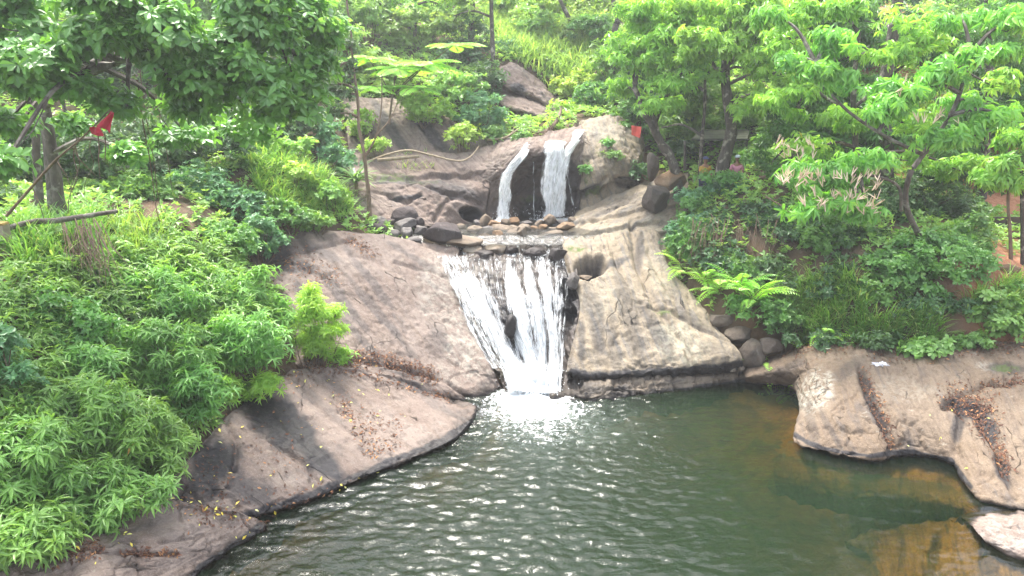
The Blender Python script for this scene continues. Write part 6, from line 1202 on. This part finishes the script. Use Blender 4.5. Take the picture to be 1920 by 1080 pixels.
# ------------------------------------------------------------------ two people resting by the thick trunk
def person(label, u, v, Y, skin, shirt, trouser, hat, turn, hatname='cap'):
    """(u, v) is the head; a seated figure: pelvis 0.78 m below the head"""
    h = P(u, v, Y); root = empty('person', tuple(h - (0, 0, 1.25)), label, 'person')
    ca, sa = math.cos(turn), math.sin(turn)
    def L(x, y, z): return np.array((x*ca - y*sa, x*sa + y*ca, z + 1.25))
    def skinned(name, J, E, R, mat, sub=2):
        me = bpy.data.meshes.new(name); me.from_pydata([tuple(j) for j in J], E, []); o = bpy.data.objects.new(name, me); COL.objects.link(o); o.parent = root; me.materials.append(mat)
        md = o.modifiers.new('skin', 'SKIN'); md.use_smooth_shade = True
        for i, r in enumerate(R): me.skin_vertices[0].data[i].radius = (r, r)
        me.skin_vertices[0].data[0].use_root = True
        s_ = o.modifiers.new('sub', 'SUBSURF'); s_.levels = sub; s_.render_levels = sub; return o
    J = [L(0, 0, -.80), L(0, 0, -.62), L(0, -.01, -.42), L(0, 0, -.24), L(0, -.01, -.15), L(0, -.02, -.04), L(0, -.02, .06), L(0, -.015, .11)]; E = [(i, i+1) for i in range(7)]; R = [.13, .125, .14, .10, .052, .075, .088, .05]
    for s_ in (-1, 1):
        k = len(J); J += [L(.17*s_, 0, -.26), L(.23*s_, -.06, -.50), L(.14*s_, -.28, -.62), L(.11*s_, -.33, -.65)]; E += [(3, k), (k, k+1), (k+1, k+2), (k+2, k+3)]; R += [.062, .046, .034, .032]
        for f in range(5):                                # four fingers and a thumb resting on the knee
            kk = len(J); off_ = (f-1.5)*.02 if f < 4 else -.05*s_; J += [L(.11*s_ + off_, -.385 if f < 4 else -.35, -.66), L(.11*s_ + off_*1.1, -.425 + .008*abs(f-1.5) if f < 4 else -.38, -.685)]; E += [(k+3, kk), (kk, kk+1)]; R += [.010, .008]
        k = len(J); J += [L(.10*s_, -.05, -.84), L(.13*s_, -.42, -.74), L(.13*s_, -.46, -1.16), L(.13*s_, -.58, -1.21)]; E += [(0, k), (k, k+1), (k+1, k+2), (k+2, k+3)]; R += [.095, .07, .045, .04]
    body = skinned('body', J, E, R, skin)
    J2 = [L(0, 0, -.78), L(0, 0, -.6), L(0, -.01, -.42), L(0, 0, -.25)]; E2 = [(0, 1), (1, 2), (2, 3)]; R2 = [.15, .145, .158, .11]
    for s_ in (-1, 1): k = len(J2); J2 += [L(.175*s_, 0, -.27), L(.225*s_, -.045, -.44)]; E2 += [(3, k), (k, k+1)]; R2 += [.078, .066]
    skinned('shirt', J2, E2, R2, shirt)
    J3 = [L(0, 0, -.82)]; E3 = []; R3 = [.15]
    for s_ in (-1, 1): k = len(J3); J3 += [L(.10*s_, -.05, -.84), L(.13*s_, -.42, -.74), L(.13*s_, -.455, -1.08)]; E3 += [(0, k), (k, k+1), (k+1, k+2)]; R3 += [.11, .086, .062]
    skinned('trousers', J3, E3, R3, trouser)
    a = Acc(); V = ICO*np.array((.103, .115, .09)); V = V[:, :]; kp = ICO[:, 2] > -.15; idm = -np.ones(len(ICO), int); idm[kp] = np.arange(kp.sum()); fk = ICOF[kp[ICOF].all(1)]
    Vh = V[kp] + np.array((0, 0, .05)); a.add(np.array([L(*q) for q in Vh]), idm[fk]); 
    if hatname == 'cap': a.box(L(0, -.15, .055), (.14, .12, .015))
    Vv, Fs, A = a.get(); mesh(hatname, Vv, Fs, hat, root, None, True)
    a = Acc()
    for s_ in (-1, 1): a.add(np.array([L(*q) for q in OCT*.011 + np.array((.032*s_, -.103, .01))]), OCF)
    Vv, Fs, A = a.get(); mesh('eyes', Vv, Fs, M['brownw'], body)
    a = Acc(); a.add(np.array([L(*q) for q in OCT*np.array((.012, .022, .026)) + np.array((0, -.108, -.02))]), OCF)
    for s_ in (-1, 1): a.add(np.array([L(*q) for q in OCT*np.array((.012, .02, .032)) + np.array((.083*s_, -.01, -.005))]), OCF)
    Vv, Fs, A = a.get(); mesh('nose_and_ears', Vv, Fs, skin, body, None, True)
    a = Acc(); a.add(np.array([L(*q) for q in OCT*np.array((.026, .01, .008)) + np.array((0, -.1, -.065))]), OCF); Vv, Fs, A = a.get(); mesh('mouth', Vv, Fs, M['maroon'], body)
    return root
M['skin'] = plain('brown_skin', (.24, .12, .07), .6, 20., .1)
person('person in dark blue cap and yellow top behind plants left of the thick trunk', 1323, 300, 29.6, M['skin'], plain('yellow_shirt', (.5, .3, .04)), plain('navy_trousers', (.03, .04, .09)), plain('navy_cap', (.02, .04, .13)), .3)
person('person with a pale cap and pink top, half hidden right of the thick trunk', 1383, 297, 28.9, M['skin'], plain('pink_shirt', (.55, .22, .3)), plain('brown_trousers', (.10, .06, .05)), plain('pale_cap', (.5, .58, .62)), -.3)
# ------------------------------------------------------------------ haze volume added for the pale veil at the top
hz = NT('veil_haze'); hz.t.nodes.remove(hz.b)
pv = hz.n('VolumePrincipled', i_Color=(.97, .985, 1., 1), i_Density=.0013, i_Anisotropy=.4); hz.link(pv.outputs[0], hz.out.inputs['Volume'])
a = Acc(); a.box((0, 30, 14.), (100, 80, 36)); V, Fs, A = a.get(); o = mesh('haze', V, Fs, hz.m); tag(o, kind='stuff')
